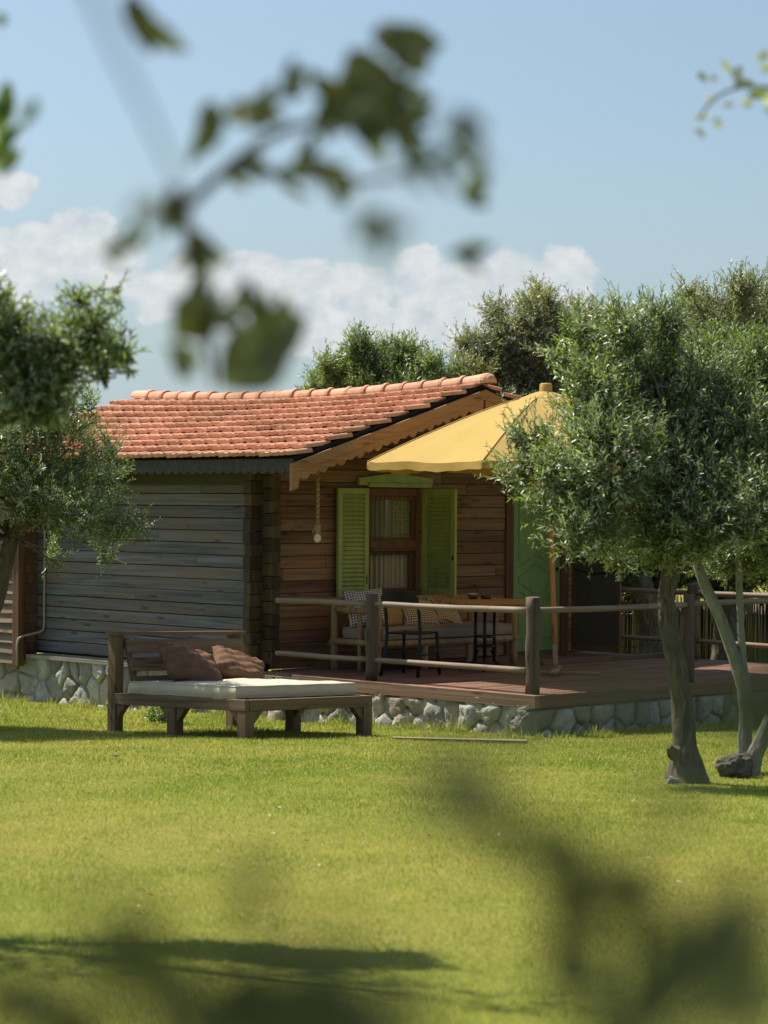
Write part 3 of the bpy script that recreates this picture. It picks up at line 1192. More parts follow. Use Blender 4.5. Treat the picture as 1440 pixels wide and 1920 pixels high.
    for side in (0, 1):
        q = [(0.13, slope_z(0.13) - 0.075), (RIDGE_A - 0.01, RIDGE_Z - 0.075), (RIDGE_A - 0.01, RIDGE_Z - 0.05), (0.13, slope_z(0.13) - 0.05)]
        if side:
            q = [(2 * RIDGE_A - a, z) for a, z in q]
        mb.prism(q, 'y', VERGE_B + 0.03, 0.0)
    for a in (0.04, 1.2, 2.35, 3.5, 4.6):
        zz = slope_z(a if a <= RIDGE_A else 2 * RIDGE_A - a) - 0.15
        mb.b2((a - 0.05, VERGE_B + 0.035, zz - 0.07), (a + 0.05, -0.008, zz + 0.07))
    mb.build('soffit', M['gable'], cabin)


build_roof()


def shutter(parent_empty, width, height, loc, rz):
    """louvred shutter: local x from the hinge, y the thickness, z up"""
    mb = MB()
    t = 0.036
    s = 0.062
    mb.b2((0, -t / 2, 0), (s, t / 2, height))
    mb.b2((width - s, -t / 2, 0), (width, t / 2, height))
    mb.b2((s, -t / 2 + .001, 0), (width - s, t / 2 - .001, 0.085))
    mb.b2((s, -t / 2 + .001, height - 0.06), (width - s, t / 2 - .001, height))
    o = mb.build('shutter', M['green'], parent_empty, 0.003, loc, (0, 0, rz))
    mb = MB()
    n = 22
    z0, z1 = 0.085, height - 0.06
    for i in range(n):
        zc = z0 + (i + 0.5) * (z1 - z0) / n
        for sgn in (1,):
            mb.box((width / 2, 0.0, zc), (width - 2 * s - 0.002, 0.007, 0.050), Matrix.Rotation(R(32), 3, 'X'))
    mb.build('louvres', M['green'], o)
    mb = MB()
    mb.b2((s * .4, 0.014, height * .12), (s * .6, 0.022, height * .2))
    mb.build('hinge', M['black'], o)
    mb = MB()
    mb.b2((width - 0.03, -t / 2 - 0.012, height * .34), (width - 0.015, -t / 2 - .001, height * .38))
    mb.build('latch', M['black'], o)
    return o


def build_openings():
    # window
    a0, a1, z0, z1 = 1.50, 2.31, 1.17, 2.345
    mb = MB()
    f = 0.055
    mb.b2((a0, -0.012, z0), (a0 + f, 0.085, z1))
    mb.b2((a1 - f, -0.012, z0), (a1, 0.085, z1))
    mb.b2((a0 + f, -0.011, z1 - 0.085), (a1 - f, 0.084, z1))
    mb.b2((a0 + f, -0.011, z0), (a1 - f, 0.084, z0 + 0.045))
    mb.b2((a0 + f, -0.013, 1.685), (a1 - f, 0.07, 1.775))
    mb.b2((a0 + f, -0.028, 1.655), (a1 - f, 0.04, 1.684))
    win = mb.build('window', M['trim'], cabin, 0.004)
    mb = MB()
    for (h0, h1, y) in ((1.777, z1 - 0.087, 0.012), (z0 + 0.047, 1.653, 0.045)):
        mb.b2((a0 + f + .002, y, h0), (a0 + f + 0.045, y + 0.03, h1))
        mb.b2((a1 - f - 0.045, y, h0), (a1 - f - .002, y + 0.03, h1))
        mb.b2((a0 + f + 0.046, y + .001, h1 - 0.04), (a1 - f - 0.046, y + 0.029, h1))
        mb.b2((a0 + f + 0.046, y + .001, h0), (a1 - f - 0.046, y + 0.029, h0 + 0.03))
    mb.build('sash', M['trim'], win, 0.003)
    mb = MB()
    for (h0, h1, y) in ((1.80, z1 - 0.12, 0.03),):
        mb.add([(a0 + f + .04, y, h0), (a1 - f - .04, y, h0), (a1 - f - .04, y, h1), (a0 + f + .04, y, h1)], [(0, 1, 2, 3)])
    mb.build('pane', M['glass'], win)
    mb = MB()
    n = 120
    vs, fs = [], []
    for i in range(n + 1):
        a = a0 + 0.03 + (a1 - a0 - 0.06) * i / n
        y = 0.105 + 0.014 * math.sin(a * 75) + 0.008 * math.sin(a * 170)
        vs += [(a, y, z0 + 0.02), (a, y + 0.004 * math.sin(a * 31), z1 - 0.06)]
    for i in range(n):
        fs.append((2 * i, 2 * i + 2, 2 * i + 3, 2 * i + 1))
    mb.add(vs, fs, True)
    mb.build('curtain', M['curtain'], win)
    # green pediment board and sill
    mb = MB()
    mb.prism([(1.34, 2.375), (2.46, 2.375), (2.46, 2.455), (1.90, 2.515), (1.34, 2.455)], 'y', -0.06, -0.012)
    mb.b2((1.47, -0.085, 2.352), (2.42, -0.014, 2.40))
    mb.build('window_pediment', M['green'], cabin, 0.004)
    mb = MB()
    mb.b2((1.44, -0.085, 1.122), (2.40, -0.012, 1.163))
    mb.build('window_sill', M['green'], cabin, 0.004)
    shutter(cabin, 0.47, 1.18, (1.475, -0.05, 1.16), R(183))
    shutter(cabin, 0.47, 1.18, (2.33, -0.035, 1.16), R(-84))
    # door
    mb = MB()
    mb.b2((3.70, -0.035, DECK), (3.82, 0.06, 2.56))
    mb.b2((4.66, -0.035, DECK), (4.78, 0.06, 2.56))
    mb.b2((3.82, -0.034, 2.45), (4.66, 0.059, 2.56))
    mb.b2((3.82, -0.03, DECK), (4.66, 0.07, DECK + 0.035))
    mb.build('door_frame', M['trim'], cabin, 0.005)
    mb = MB()
    mb.b2((3.825, 0.0, DECK + 0.04), (4.655, 0.045, 2.445))
    door = mb.build('door', M['green_door'], cabin, 0.003)
    mb = MB()
    ca, w = 4.24, 0.30

    def curve(zb, amp, n=24):
        return [(ca - w + 2 * w * i / n, zb + amp * math.cos(math.pi * (-1 + 2 * i / n))) for i in range(n + 1)]
    for pts in ([(ca - w, 2.3), (ca - w, 1.52)], [(ca + w, 2.3), (ca + w, 1.52)], [(ca - w, 2.3), (ca + w, 2.3)], [(ca, 2.3), (ca, 1.56)],
                curve(1.52, 0.06), curve(1.41, 0.06), [(ca - w, 1.26), (ca - w, 1.36)], [(ca + w, 1.26), (ca + w, 1.36)],
                curve(1.20, -0.06), curve(1.10, -0.06), [(ca - w, 1.10), (ca - w, 0.62)], [(ca + w, 1.10), (ca + w, 0.62)],
                [(ca - w, 0.62), (ca + w, 0.62)], [(ca, 1.0), (ca, 0.62)]):
        for p, q in zip(pts, pts[1:]):
            mb.beam((p[0], -0.002, p[1]), (q[0], -0.002, q[1]), 0.012, 0.018, (0, 1, 0))
    mb.build('door_moulding', M['green_door'], door, 0.003)
    mb = MB()
    mb.lathe([(0.0, 0.0), (0.02, 0.0), (0.02, 0.012), (0.0, 0.012)], (0, 0, 0), 12)
    mb.build('door_handle', M['black'], door, 0, (4.59, -0.012, 1.42), (R(90), 0, 0))
    # outer screen leaf standing open, square to the wall
    mb = MB()
    x = 4.80
    mb.b2((x, -0.80, DECK + 0.03), (x + 0.03, -0.755, 2.40))
    mb.b2((x, -0.10, DECK + 0.03), (x + 0.03, -0.055, 2.40))
    mb.b2((x + .001, -0.755, 2.34), (x + 0.029, -0.10, 2.40))
    mb.b2((x + .001, -0.755, DECK + 0.03), (x + 0.029, -0.10, DECK + 0.10))
    sc = mb.build('screen_door', M['trim'], cabin, 0.003)
    mb = MB()
    mb.b2((x + 0.012, -0.755, DECK + 0.10), (x + 0.018, -0.10, 2.34))
    mb.build('mesh_panel', M['screen'], sc)
    mb = MB()
    mb.tube([(x - 0.006, -0.75 + 0.64 * t / 8, 1.42 - 0.05 * math.sin(math.pi * t / 8)) for t in range(9)], 0.007, 6)
    mb.build('cord', M['dark'], sc)
    # conduit down the wall beside the wing
    mb = MB()
    mb.tube([(-0.02, 3.80, 2.45), (-0.02, 3.80, 0.74), (-0.028, 3.805, 0.69), (-0.06, 3.82, 0.66), (-0.27, 3.86, 0.62), (-0.33, 3.87, 0.59), (-0.345, 3.875, 0.53), (-0.345, 3.875, 0.28)], 0.014, 10)
    mb.build('conduit', M['pipe'], cabin)


build_openings()

# ------------------------------------------------------------------ deck
deck = thing('wooden_deck', 'reddish board deck on a low rubble stone base beside the cabin', 'deck', O, ALPHA)


def build_deck():
    mb = MB()
    a0, a1, b0, b1 = -0.17, 5.12, -4.0, -0.005
    n = 33
    w = (b1 - b0) / n
    for i in range(n):
        y0 = b0 + i * w
        cuts = [a0 + 0.04] + sorted(random.uniform(a0 + 1, a1 - 1) for _ in range(2)) + [a1]
        for c0, c1 in zip(cuts, cuts[1:]):
            if y0 > -0.2:
                c0 = max(c0, 0.13)
            mb.b2((c0 + .002, y0 + 0.003, DECK - 0.03), (c1 - .002, y0 + w - 0.003, DECK + random.uniform(-.002, .002)))
    mb.build('deck_boards', M['deck'], deck, 0.003)
    mb = MB()
    mb.b2((a0 - 0.03, b0 - 0.04, DECK - 0.115), (a0 + 0.035, -0.7, DECK + 0.008), 0.003)
    mb.build('edge_beam', M['deck_edge'], deck, 0.006)
    mb = MB()
    c = [a0 + 0.036, 1.3, 2.7, 4.0, a1]
    for p, q in zip(c, c[1:]):
        mb.b2((p + .002, b0 - 0.045, DECK - 0.115), (q - .002, b0 - 0.002, DECK + 0.006), 0.002)
    mb.build('edge_beam', M['deck'], deck, 0.006)
    # a step board across the deck, a hand higher near the door
    mb = MB()
    mb.b2((2.9, -1.35, DECK + 0.003), (a1 - .01, -1.27, DECK + 0.05))
    mb.build('step_board', M['deck'], deck, 0.004)
    mb = MB()
    rubble(mb, -3.95, 0.0, -0.3, DECK - 0.12, lambda u, v, d: (a0 + 0.04 - d, u, v), 21, 0.23, 0.07)
    rubble(mb, a0, a1, -0.3, DECK - 0.12, lambda u, v, d: (u, b0 + 0.03 - d, v), 22, 0.23, 0.085)
    mb.build('stone_base', M['stone'], deck)
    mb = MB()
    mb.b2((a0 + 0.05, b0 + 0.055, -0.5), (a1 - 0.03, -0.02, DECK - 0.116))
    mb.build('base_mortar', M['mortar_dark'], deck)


build_deck()

# ------------------------------------------------------------------ railing
rail = thing('log_railing', 'round log railing with square posts around the wooden deck', 'railing', W(-0.05, -3.9, DECK), ALPHA)


def build_railing():
    ox, oy = -0.05, -3.9

    def L(a, b, z):
        return Vector((a - ox, b - oy, z - DECK))

    def post(a, b, zt, w=0.125):
        mb = MB()
        p = L(a, b, DECK)
        n = 8
        pts = [p + Vector((0.004 * math.sin(i * 1.3), 0.004 * math.cos(i * 1.7), (zt - DECK) * i / n)) for i in range(n + 1)]
        rr = [w / 2 * (1 + random.uniform(-.02, .02)) for _ in pts]
        mb.tube(pts, rr, 14, True, 0.015)
        mb.build('post', M['post'], rail)

    def bar(p, q, r):
        mb = MB()
        P, Q = L(*p), L(*q)
        d = Q - P
        ln = d.length
        mb.log((0, 0, 0), (ln, 0, 0), r, 10, 12)
        o = mb.build('rail', M['log'], rail)
        o.location = P
        o.rotation_euler = d.to_track_quat('X', 'Z').to_euler()
    post(-0.05, -1.72, 1.285)
    post(-0.03, -3.85, 1.325, 0.135)
    post(2.22, -3.88, 1.30, 0.11)
    post(4.98, -3.9, 1.30)
    post(5.0, -1.72, 1.285, 0.13)
    for z, r in ((1.185, 0.030), (0.635, 0.027)):
        bar((-0.05, -0.30, z - .01), (-0.05, -1.67, z), r)
        bar((-0.05, -1.77, z), (-0.045, -3.79, z + 0.012), r)
        bar((5.0, -0.08, z - .005), (5.0, -1.66, z), r)
        bar((5.0, -1.78, z), (5.0, -3.84, z), r)
    bar((0.03, -3.86, 1.20), (2.17, -3.88, 1.195), 0.028)
    bar((2.27, -3.88, 1.21), (4.92, -3.9, 1.20), 0.028)


build_railing()

# ------------------------------------------------------------------ parasol
UMB_B, UMB_TOP = Vector((1.78, 24.12, DECK)), Vector((1.655, 24.12, DECK + 2.99))


def build_parasol():
    t = thing('patio_umbrella', 'large yellow canvas parasol open over the deck', 'umbrella', UMB_B, 0)
    lean = UMB_TOP - UMB_B
    mb = MB()
    mb.tube([(0, 0, 0.03), lean * 0.25, lean * 0.5, lean * 0.75, lean * 0.97], [0.026, 0.026, 0.025, 0.024, 0.022], 14)
    mb.build('pole', M['pole'], t)
    mb = MB()
    mb.tube([(0, 0, 0.0), lean * 0.105], [0.036, 0.036], 4)
    sl = mb.build('sleeve', M['old_wood'], t)
    mb = MB()
    mb.tube([(0.03, 0, 0.2), (0.085, -0.01, 0.215)], 0.006, 6)
    mb.tube([(0.085, -0.01, 0.19), (0.095, -0.012, 0.25)], 0.006, 6)
    mb.build('clamp_screw', M['black'], sl)
    mb = MB()
    mb.beam((-0.45, 0.02, 0.02), (0.45, -0.02, 0.02), 0.07, 0.03)
    mb.beam((-0.05, -0.42, 0.051), (0.05, 0.42, 0.051), 0.07, 0.03)
    mb.build('base_cross', M['old_wood'], t, 0.004)
    # canopy
    cx, cz = lean.x, 0.0
    N = 6
    ph0 = R(187)
    zr, zt = 2.60 - DECK, 3.26 - DECK
    R0, R1 = 1.86, 0.27

    def rim(phi, f, sagz=True):
        """point on canopy: f 0 at vent ring, 1 at rim"""
        k = (phi - ph0) / (2 * math.pi / N)
        fr = k - math.floor(k)
        chord = math.cos(math.pi / N) / math.cos((fr - 0.5) * 2 * math.pi / N)
        mid = 4 * fr * (1 - fr)
        r = R1 + (R0 - R1) * f
        r *= chord * (1 - 0.02 * mid * f)
        z = zt + (zr - zt) * f ** 1.16 - 0.02 * mid * f * (1 - .5 * f) * 2
        z += 0.022 * f * mnoise.noise(Vector((math.cos(phi) * 3.2, math.sin(phi) * 3.2, f * 1.5))) * (1 if 0.02 < fr < 0.98 else 0)
        return Vector((cx * (0.86 + 0.14 * (1 - f)) + r * math.cos(phi), r * math.sin(phi), z))
    nphi, nf = 72, 14
    mb = MB()
    vs, fs = [], []
    for i in range(nphi):
        phi = ph0 + 2 * math.pi * i / nphi
        for j in range(nf + 1):
            vs.append(rim(phi, j / nf))
    m = nf + 1
    for i in range(nphi):
        for j in range(m - 1):
            a, b = i * m + j, ((i + 1) % nphi) * m + j
            fs.append((a, b, b + 1, a + 1))
    mb.add(vs, fs, True)
    can = mb.build('canopy', M['canvas'], t)
    mb = MB()
    vs, fs = [], []
    nv = 288
    for i in range(nv):
        phi = ph0 + 2 * math.pi * i / nv
        e = rim(phi, 1.0)
        k = (phi - ph0) / (2 * math.pi / N)
        drop = 0.07 + 0.012 * math.sin(math.pi * (k - math.floor(k))) + 0.005 * math.sin(i * 0.7)
        out = Vector((math.cos(phi), math.sin(phi), 0)) * (0.004 + 0.006 * math.sin(i * 0.31))
        vs += [e + Vector((0, 0, 0.003)) + out * .3, e - Vector((0, 0, drop)) + out]
    for i in range(nv):
        j = (i + 1) % nv
        fs.append((2 * i, 2 * j, 2 * j + 1, 2 * i + 1))
    mb.add(vs, fs, True)
    mb.build('valance', M['canvas'], can)
    es = can.modifiers.new('edges', 'EDGE_SPLIT')
    es.split_angle = R(24)
    # seams along the ribs
    mb = MB()
    for i in range(N):
        phi = ph0 + 2 * math.pi * i / N
        mb.tube([rim(phi, f / 10) + Vector((0, 0, 0.004)) for f in range(11)], 0.007, 5)
    mb.build('seams', M['canvas'], can)
    # vent cap, a second little tier
    mb = MB()
    vs, fs = [], []
    for i in range(36):
        phi = ph0 + 2 * math.pi * i / 36
        k = (i % 6) / 6
        chord = math.cos(math.pi / N) / math.cos((k - 0.5) * 2 * math.pi / N)
        for (r, z) in ((0.05, 0.085), (0.11, 0.07), (0.19, 0.04), (0.27, 0.008), (0.29, -0.012)):
            vs.append((cx + r * chord * math.cos(phi), r * chord * math.sin(phi), zt + z))
    for i in range(36):
        for j in range(4):
            a, b = i * 5 + j, ((i + 1) % 36) * 5 + j
            fs.append((a, b, b + 1, a + 1))
    mb.add(vs, fs, True)
    mb.build('vent_cap', M['canvas'], t)
    mb = MB()
    mb.lathe([(0.068, -0.03), (0.064, 0.075), (0.052, 0.09), (0.0, 0.095)], (cx, 0, zt + 0.075), 18)
    mb.build('finial', M['canvas'], t)
    for i in range(N):
        phi = ph0 + 2 * math.pi * i / N
        mb = MB()
        mb.beam(rim(phi, 0.02) - Vector((0, 0, 0.035)), rim(phi, 0.985) - Vector((0, 0, 0.03)), 0.022, 0.03)
        rb = mb.build('rib', M['pole'], t)
        mb = MB()
        mb.beam(lean * 0.62, rim(phi, 0.55) - Vector((0, 0, 0.06)), 0.018, 0.024)
        mb.build('strut', M['pole'], rb)
        mb = MB()
        e = rim(phi, 0.97)
        mb.box(e - Vector((0, 0, 0.07)), (0.09, 0.03, 0.035), Matrix.Rotation(phi, 3, 'Z'))
        mb.build('rib_pocket', M['black'], rb)


build_parasol()


# ------------------------------------------------------------------ cushions and mattresses
def cushion(name, label, cat, size, mat, matrix, group=None, thick=0.13, wrinkle=0.012, seed=0):
    """a pillow: pinched corners, plump middle, wrinkles running in from the corners"""
    rd = random.Random(seed)
    n = 26
    vs, fs = [], []
    p1, p2, p3 = rd.uniform(0, 6), rd.uniform(0, 6), rd.uniform(0, 6)
    for side in (1, -1):
        for i in range(n + 1):
            for j in range(n + 1):
                u, v = -1 + 2 * i / n, -1 + 2 * j / n
                prof = max(0.0, (1 - u ** 4)) ** 0.5 * max(0.0, (1 - v ** 4)) ** 0.5
                pin = 1 - 0.075 * (1 - abs(v) ** 2) * abs(u) ** 3
                pin2 = 1 - 0.075 * (1 - abs(u) ** 2) * abs(v) ** 3
                x = size[0] / 2 * u * pin
                y = size[1] / 2 * v * pin2
                w = wrinkle * prof * (math.sin(7 * u + 4 * v + p1) + 0.7 * math.sin(13 * v - 6 * u + p2) + 0.5 * math.sin(19 * (u + v) + p3)) * (0.4 + abs(u * v))
                z = side * (thick / 2 * prof) + w
                vs.append((x, y, z))
    m = n + 1
    for s in range(2):
        o = s * m * m
        for i in range(n):
            for j in range(n):
                q = (o + i * m + j, o + (i + 1) * m + j, o + (i + 1) * m + j + 1, o + i * m + j + 1)
                fs.append(q if s == 0 else q[::-1])
    mb = MB()
    mb.add(vs, fs, True)
    o = mb.build(name, mat, None)
    bm = bmesh.new()
    bm.from_mesh(o.data)
    bmesh.ops.remove_doubles(bm, verts=bm.verts, dist=0.0008)
    bm.to_mesh(o.data)
    bm.free()
    o.matrix_world = matrix
    return tag(o, label, cat, group)


def mattress(name, label, cat, size, mat, matrix, puff=0.012):
    n1, n2 = 30, 24
    lx, ly, lz = size
    mb = MB()
    mb.b2((0, 0, 0), (lx, ly, lz))
    o = mb.build(name, mat, None)
    bm = bmesh.new()
    bm.from_mesh(o.data)
    bmesh.ops.subdivide_edges(bm, edges=bm.edges[:], cuts=14, use_grid_fill=True)
    for v in bm.verts:
        u, w, t = v.co.x / lx, v.co.y / ly, v.co.z / lz
        e = min(u, 1 - u, w, 1 - w)
        bul = 1 - math.exp(-e * 14)
        if t > 0.5:
            v.co.z += puff * bul + 0.008 * math.sin(u * 9 + w * 5) * bul + 0.02 * mnoise.noise(Vector((u * 7, w * 7, lx))) * bul
        s = math.sin(math.pi * t) * puff * 0.9
        if u < 0.001:
            v.co.x -= s
        if u > 0.999:
            v.co.x += s
        if w < 0.001:
            v.co.y -= s + 0.004 * math.sin(u * 17)
        if w > 0.999:
            v.co.y += s
    for f in bm.faces:
        f.smooth = True
    bm.to_mesh(o.data)
    bm.free()
    b = o.modifiers.new('bevel', 'BEVEL')
    b.width = 0.012
    b.segments = 2
    b.limit_method = 'ANGLE'
    b.angle_limit = R(50)
    o.matrix_world = matrix
    tag(o, label, cat)
    mb = MB()
    for z in (0.006, lz - 0.002):
        pts = []
        for (x0, y0, x1, y1) in ((0, 0, 1, 0), (1, 0, 1, 1), (1, 1, 0, 1), (0, 1, 0, 0)):
            for k in range(10):
                t = k / 10
                pts.append((lx * (x0 + (x1 - x0) * t), ly * (y0 + (y1 - y0) * t), z + 0.002 * math.sin(k * 2.1)))
        pts.append(pts[0])
        mb.tube(pts, 0.007, 6, False)
    mb.build('piping', mat, o)
    return o


# ------------------------------------------------------------------ daybed on the lawn
DB_M = (Matrix.Translation((-1.17, 20.02, 0.12)) @ Matrix.Rotation(-0.04, 4, 'X') @ Matrix.Rotation(R(46), 4, 'Z'))


def build_daybed():
    t = thing('garden_daybed', 'dark wooden daybed with slatted backrest standing on the lawn', 'daybed', mat=DB_M)
    LX, LY, H = 1.55, 1.85, 0.375
    leg = 0.105
    for (x, y) in ((0, 0), (LX - leg, 0), (0, 0.92), (LX - leg, 0.92), (LX - leg, LY - leg)):
        mb = MB()
        mb.b2((x, y, -0.03), (x + leg, y + leg, H - 0.1), 0.002)
        # knee brackets
        zt = H - 0.10
        if y < LY - leg - 0.05:
            mb.prism([(y + leg, zt), (y + leg + 0.12, zt), (y + leg, zt - 0.13)], 'x', x + 0.02, x + leg - 0.02)
        if y > 0.05:
            mb.prism([(y, zt), (y - 0.12, zt), (y, zt - 0.13)], 'x', x + 0.02, x + leg - 0.02)
        if x < 0.1 and y < 0.1:
            mb.prism([(x + leg, zt), (x + leg + 0.12, zt), (x + leg, zt - 0.13)], 'y', y + 0.02, y + leg - 0.02)
        if x > 0.1 and y < 0.1:
            mb.prism([(x, zt), (x - 0.12, zt), (x, zt - 0.13)], 'y', y + 0.02, y + leg - 0.02)
        mb.build('leg', M['daybed'], t, 0.004)
    # tall back post, carries the backrest at the near side
    mb = MB()
    mb.b2((0, LY - leg, -0.03), (leg * 0.95, LY, H + 0.52), 0.002)
    mb.prism([(LY - leg, H - 0.1), (LY - leg - 0.12, H - 0.1), (LY - leg, H - 0.23)], 'x', 0.02, leg - 0.02)
    mb.build('back_post', M['daybed'], t, 0.004)
    mb = MB()
    mb.b2((LX - leg, LY - leg, H - 0.099), (LX, LY, H + 0.52), 0.002)
    mb.build('back_post', M['daybed'], t, 0.004)
    mb = MB()
    mb.b2((-0.004, 0.001, H - 0.10), (0.045, LY - leg - .002, H), 0.001)
    mb.b2((LX - 0.045, 0.001, H - 0.10), (LX + 0.004, LY - leg - .002, H), 0.001)
    mb.build('side_rail', M['daybed_y'], t, 0.005)
    mb = MB()
    mb.b2((0.047, -0.004, H - 0.10), (LX - 0.047, 0.045, H - 0.001), 0.001)
    mb.b2((0.1, LY - 0.06, H - 0.10), (LX - 0.1, LY - 0.02, H - 0.001), 0.001)
    for i in range(14):
        y = 0.06 + i * 0.12
        mb.b2((0.047, y, H - 0.03), (LX - 0.047, y + 0.09, H - 0.005), 0.001)
    mb.build('seat_slats', M['daybed_x'], t, 0.004)
    # leaning backrest: stiles and boards
    ang = math.atan(0.17 / 0.5)
    def bp(x, s, d=0.0):
        return Vector((x, LY - leg - 0.17 + 0.02 + math.sin(ang) * s + d, H + math.cos(ang) * s))
    for x in (0.13, LX * 0.5, LX - 0.13):
        mb = MB()
        mb.beam(bp(x, 0.0), bp(x, 0.52), 0.05, 0.04, (1, 0, 0))
        mb.build('stile', M['daybed'], t, 0.004)
    mb = MB()
    for s in (0.10, 0.275, 0.445):
        mb.beam(bp(0.10, s, -0.035), bp(LX - 0.02, s, -0.035), 0.028, 0.125, Vector((0, math.sin(ang), math.cos(ang))))
    mb.build('back_boards', M['daybed_x'], t, 0.004)
    mb = MB()
    mb.b2((-0.02, LY - leg - 0.04, H + 0.521), (LX + 0.02, LY + 0.01, H + 0.553), 0.002)
    mb.build('cap_rail', M['daybed_x'], t, 0.004)

    T = Matrix.Translation
    mattress('mattress', 'cream canvas mattress lying on the wooden daybed', 'mattress', (LX - 0.10, 1.42, 0.105), M['white'], DB_M @ T((0.05, 0.18, H + 0.001)), 0.016)
    cushion('pillow', 'plump brown pillow propped at the front of the daybed backrest', 'pillow', (0.60, 0.52), M['brown'],
            DB_M @ T((0.50, 1.27, H + 0.245)) @ Matrix.Rotation(R(8), 4, 'Z') @ Matrix.Rotation(R(36), 4, 'X') @ Matrix.Rotation(R(-26), 4, 'Z'), 'brown pillows on the daybed', 0.19, 0.02, 1)
    cushion('pillow', 'wrinkled brown pillow partly hidden behind the plump one on the daybed', 'pillow', (0.54, 0.46), M['brown'],
            DB_M @ T((1.08, 1.27, H + 0.225)) @ Matrix.Rotation(R(2), 4, 'Z') @ Matrix.Rotation(R(34), 4, 'X') @ Matrix.Rotation(R(-38), 4, 'Z'), 'brown pillows on the daybed', 0.17, 0.02, 2)


build_daybed()


# ------------------------------------------------------------------ furniture on the deck
def build_bench():
    a0, a1, b0, b1 = 0.62, 2.78, -1.10, -0.35
    t = thing('log_bench', 'long rustic pole bench against the gable wall', 'bench', W(a0, b0, DECK), ALPHA)
    LX, LY = a1 - a0, b1 - b0
    for x in (0.05, LX - 0.05):
        for y, h in ((0.05, 0.66), (LY - 0.05, 0.74)):
            mb = MB()
            mb.log((x, y, 0), (x, y, h), 0.043, 10, 7)
            mb.build('leg', M['bench_log'], t)
        mb = MB()
        mb.log((x, 0.05, 0.62 if x < 1 else 0.60), (x, LY - 0.05, 0.64), 0.035, 9, 5)
        mb.log((x, 0.0, 0.30), (x, LY, 0.30), 0.035, 9, 5)
        mb.build('arm_frame', M['bench_log'], t)
        mb = MB()
        mb.log((x, LY * .42, 0), (x, LY * .42, 0.63), 0.024, 8, 5)
        mb.build('spindle', M['bench_log'], t)
    for x in (0.75, 1.42):
        mb = MB()
        mb.log((x, 0.06, 0), (x, 0.06, 0.29), 0.036, 9, 5)
        mb.build('leg', M['bench_log'], t)
    mb = MB()
    mb.log((0, 0.05, 0.29), (LX, 0.05, 0.29), 0.04, 9, 9)
    mb.log((0, LY - 0.05, 0.29), (LX, LY - 0.05, 0.29), 0.04, 9, 9)
    for i in range(8):
        y = 0.12 + i * 0.075
        mb.log((0.06, y, 0.31), (LX - 0.06, y, 0.31), 0.024, 8, 6)
    mb.build('seat_frame', M['bench_log'], t)
    mb = MB()
    mb.log((0, LY - 0.04, 0.72), (LX, LY - 0.02, 0.72), 0.035, 9, 9)
    for i in range(8):
        x = 0.3 + i * 0.22
        mb.log((x, LY - 0.04, 0.30), (x, LY - 0.03, 0.70), 0.02, 8, 4)
    mb.build('backrest', M['bench_log'], t)
    base = t.matrix_world.copy() if False else Matrix.Translation(W(a0, b0, DECK)) @ Matrix.Rotation(ALPHA, 4, 'Z')
    T = Matrix.Translation
    mattress('seat_cushion', 'taupe seat cushion along the pole bench', 'cushion', (LX - 0.2, LY - 0.16, 0.11), M['seat'], base @ T((0.1, 0.03, 0.337)), 0.01)

    def cu(x, y, z, rz, rx, rr, sz, mat, label, seed, name='cushion'):
        cushion(name, label, 'cushion', sz, mat, base @ T((x, y, z)) @ Matrix.Rotation(R(rz), 4, 'Z') @ Matrix.Rotation(R(rx), 4, 'X') @ Matrix.Rotation(R(rr), 4, 'Z'), 'cushions on the bench', 0.13, 0.008, seed)
    cu(0.27, 0.46, 0.655, -30, 66, 6, (0.44, 0.42), M['ging_bw'], 'black and white checked cushion at the corner end of the bench', 11)
    cu(0.62, 0.50, 0.61, 0, 66, 0, (0.42, 0.40), M['tan'], 'plain tan cushion between the checked ones on the bench', 12)
    cu(0.99, 0.40, 0.575, -8, 50, -7, (0.46, 0.38), M['ging_br'], 'brown checked cushion behind the black chair back', 13)
    cu(1.40, 0.40, 0.56, 12, 46, -22, (0.42, 0.36), M['ging_br'], 'brown checked cushion leaning over beside the table', 14)


build_bench()


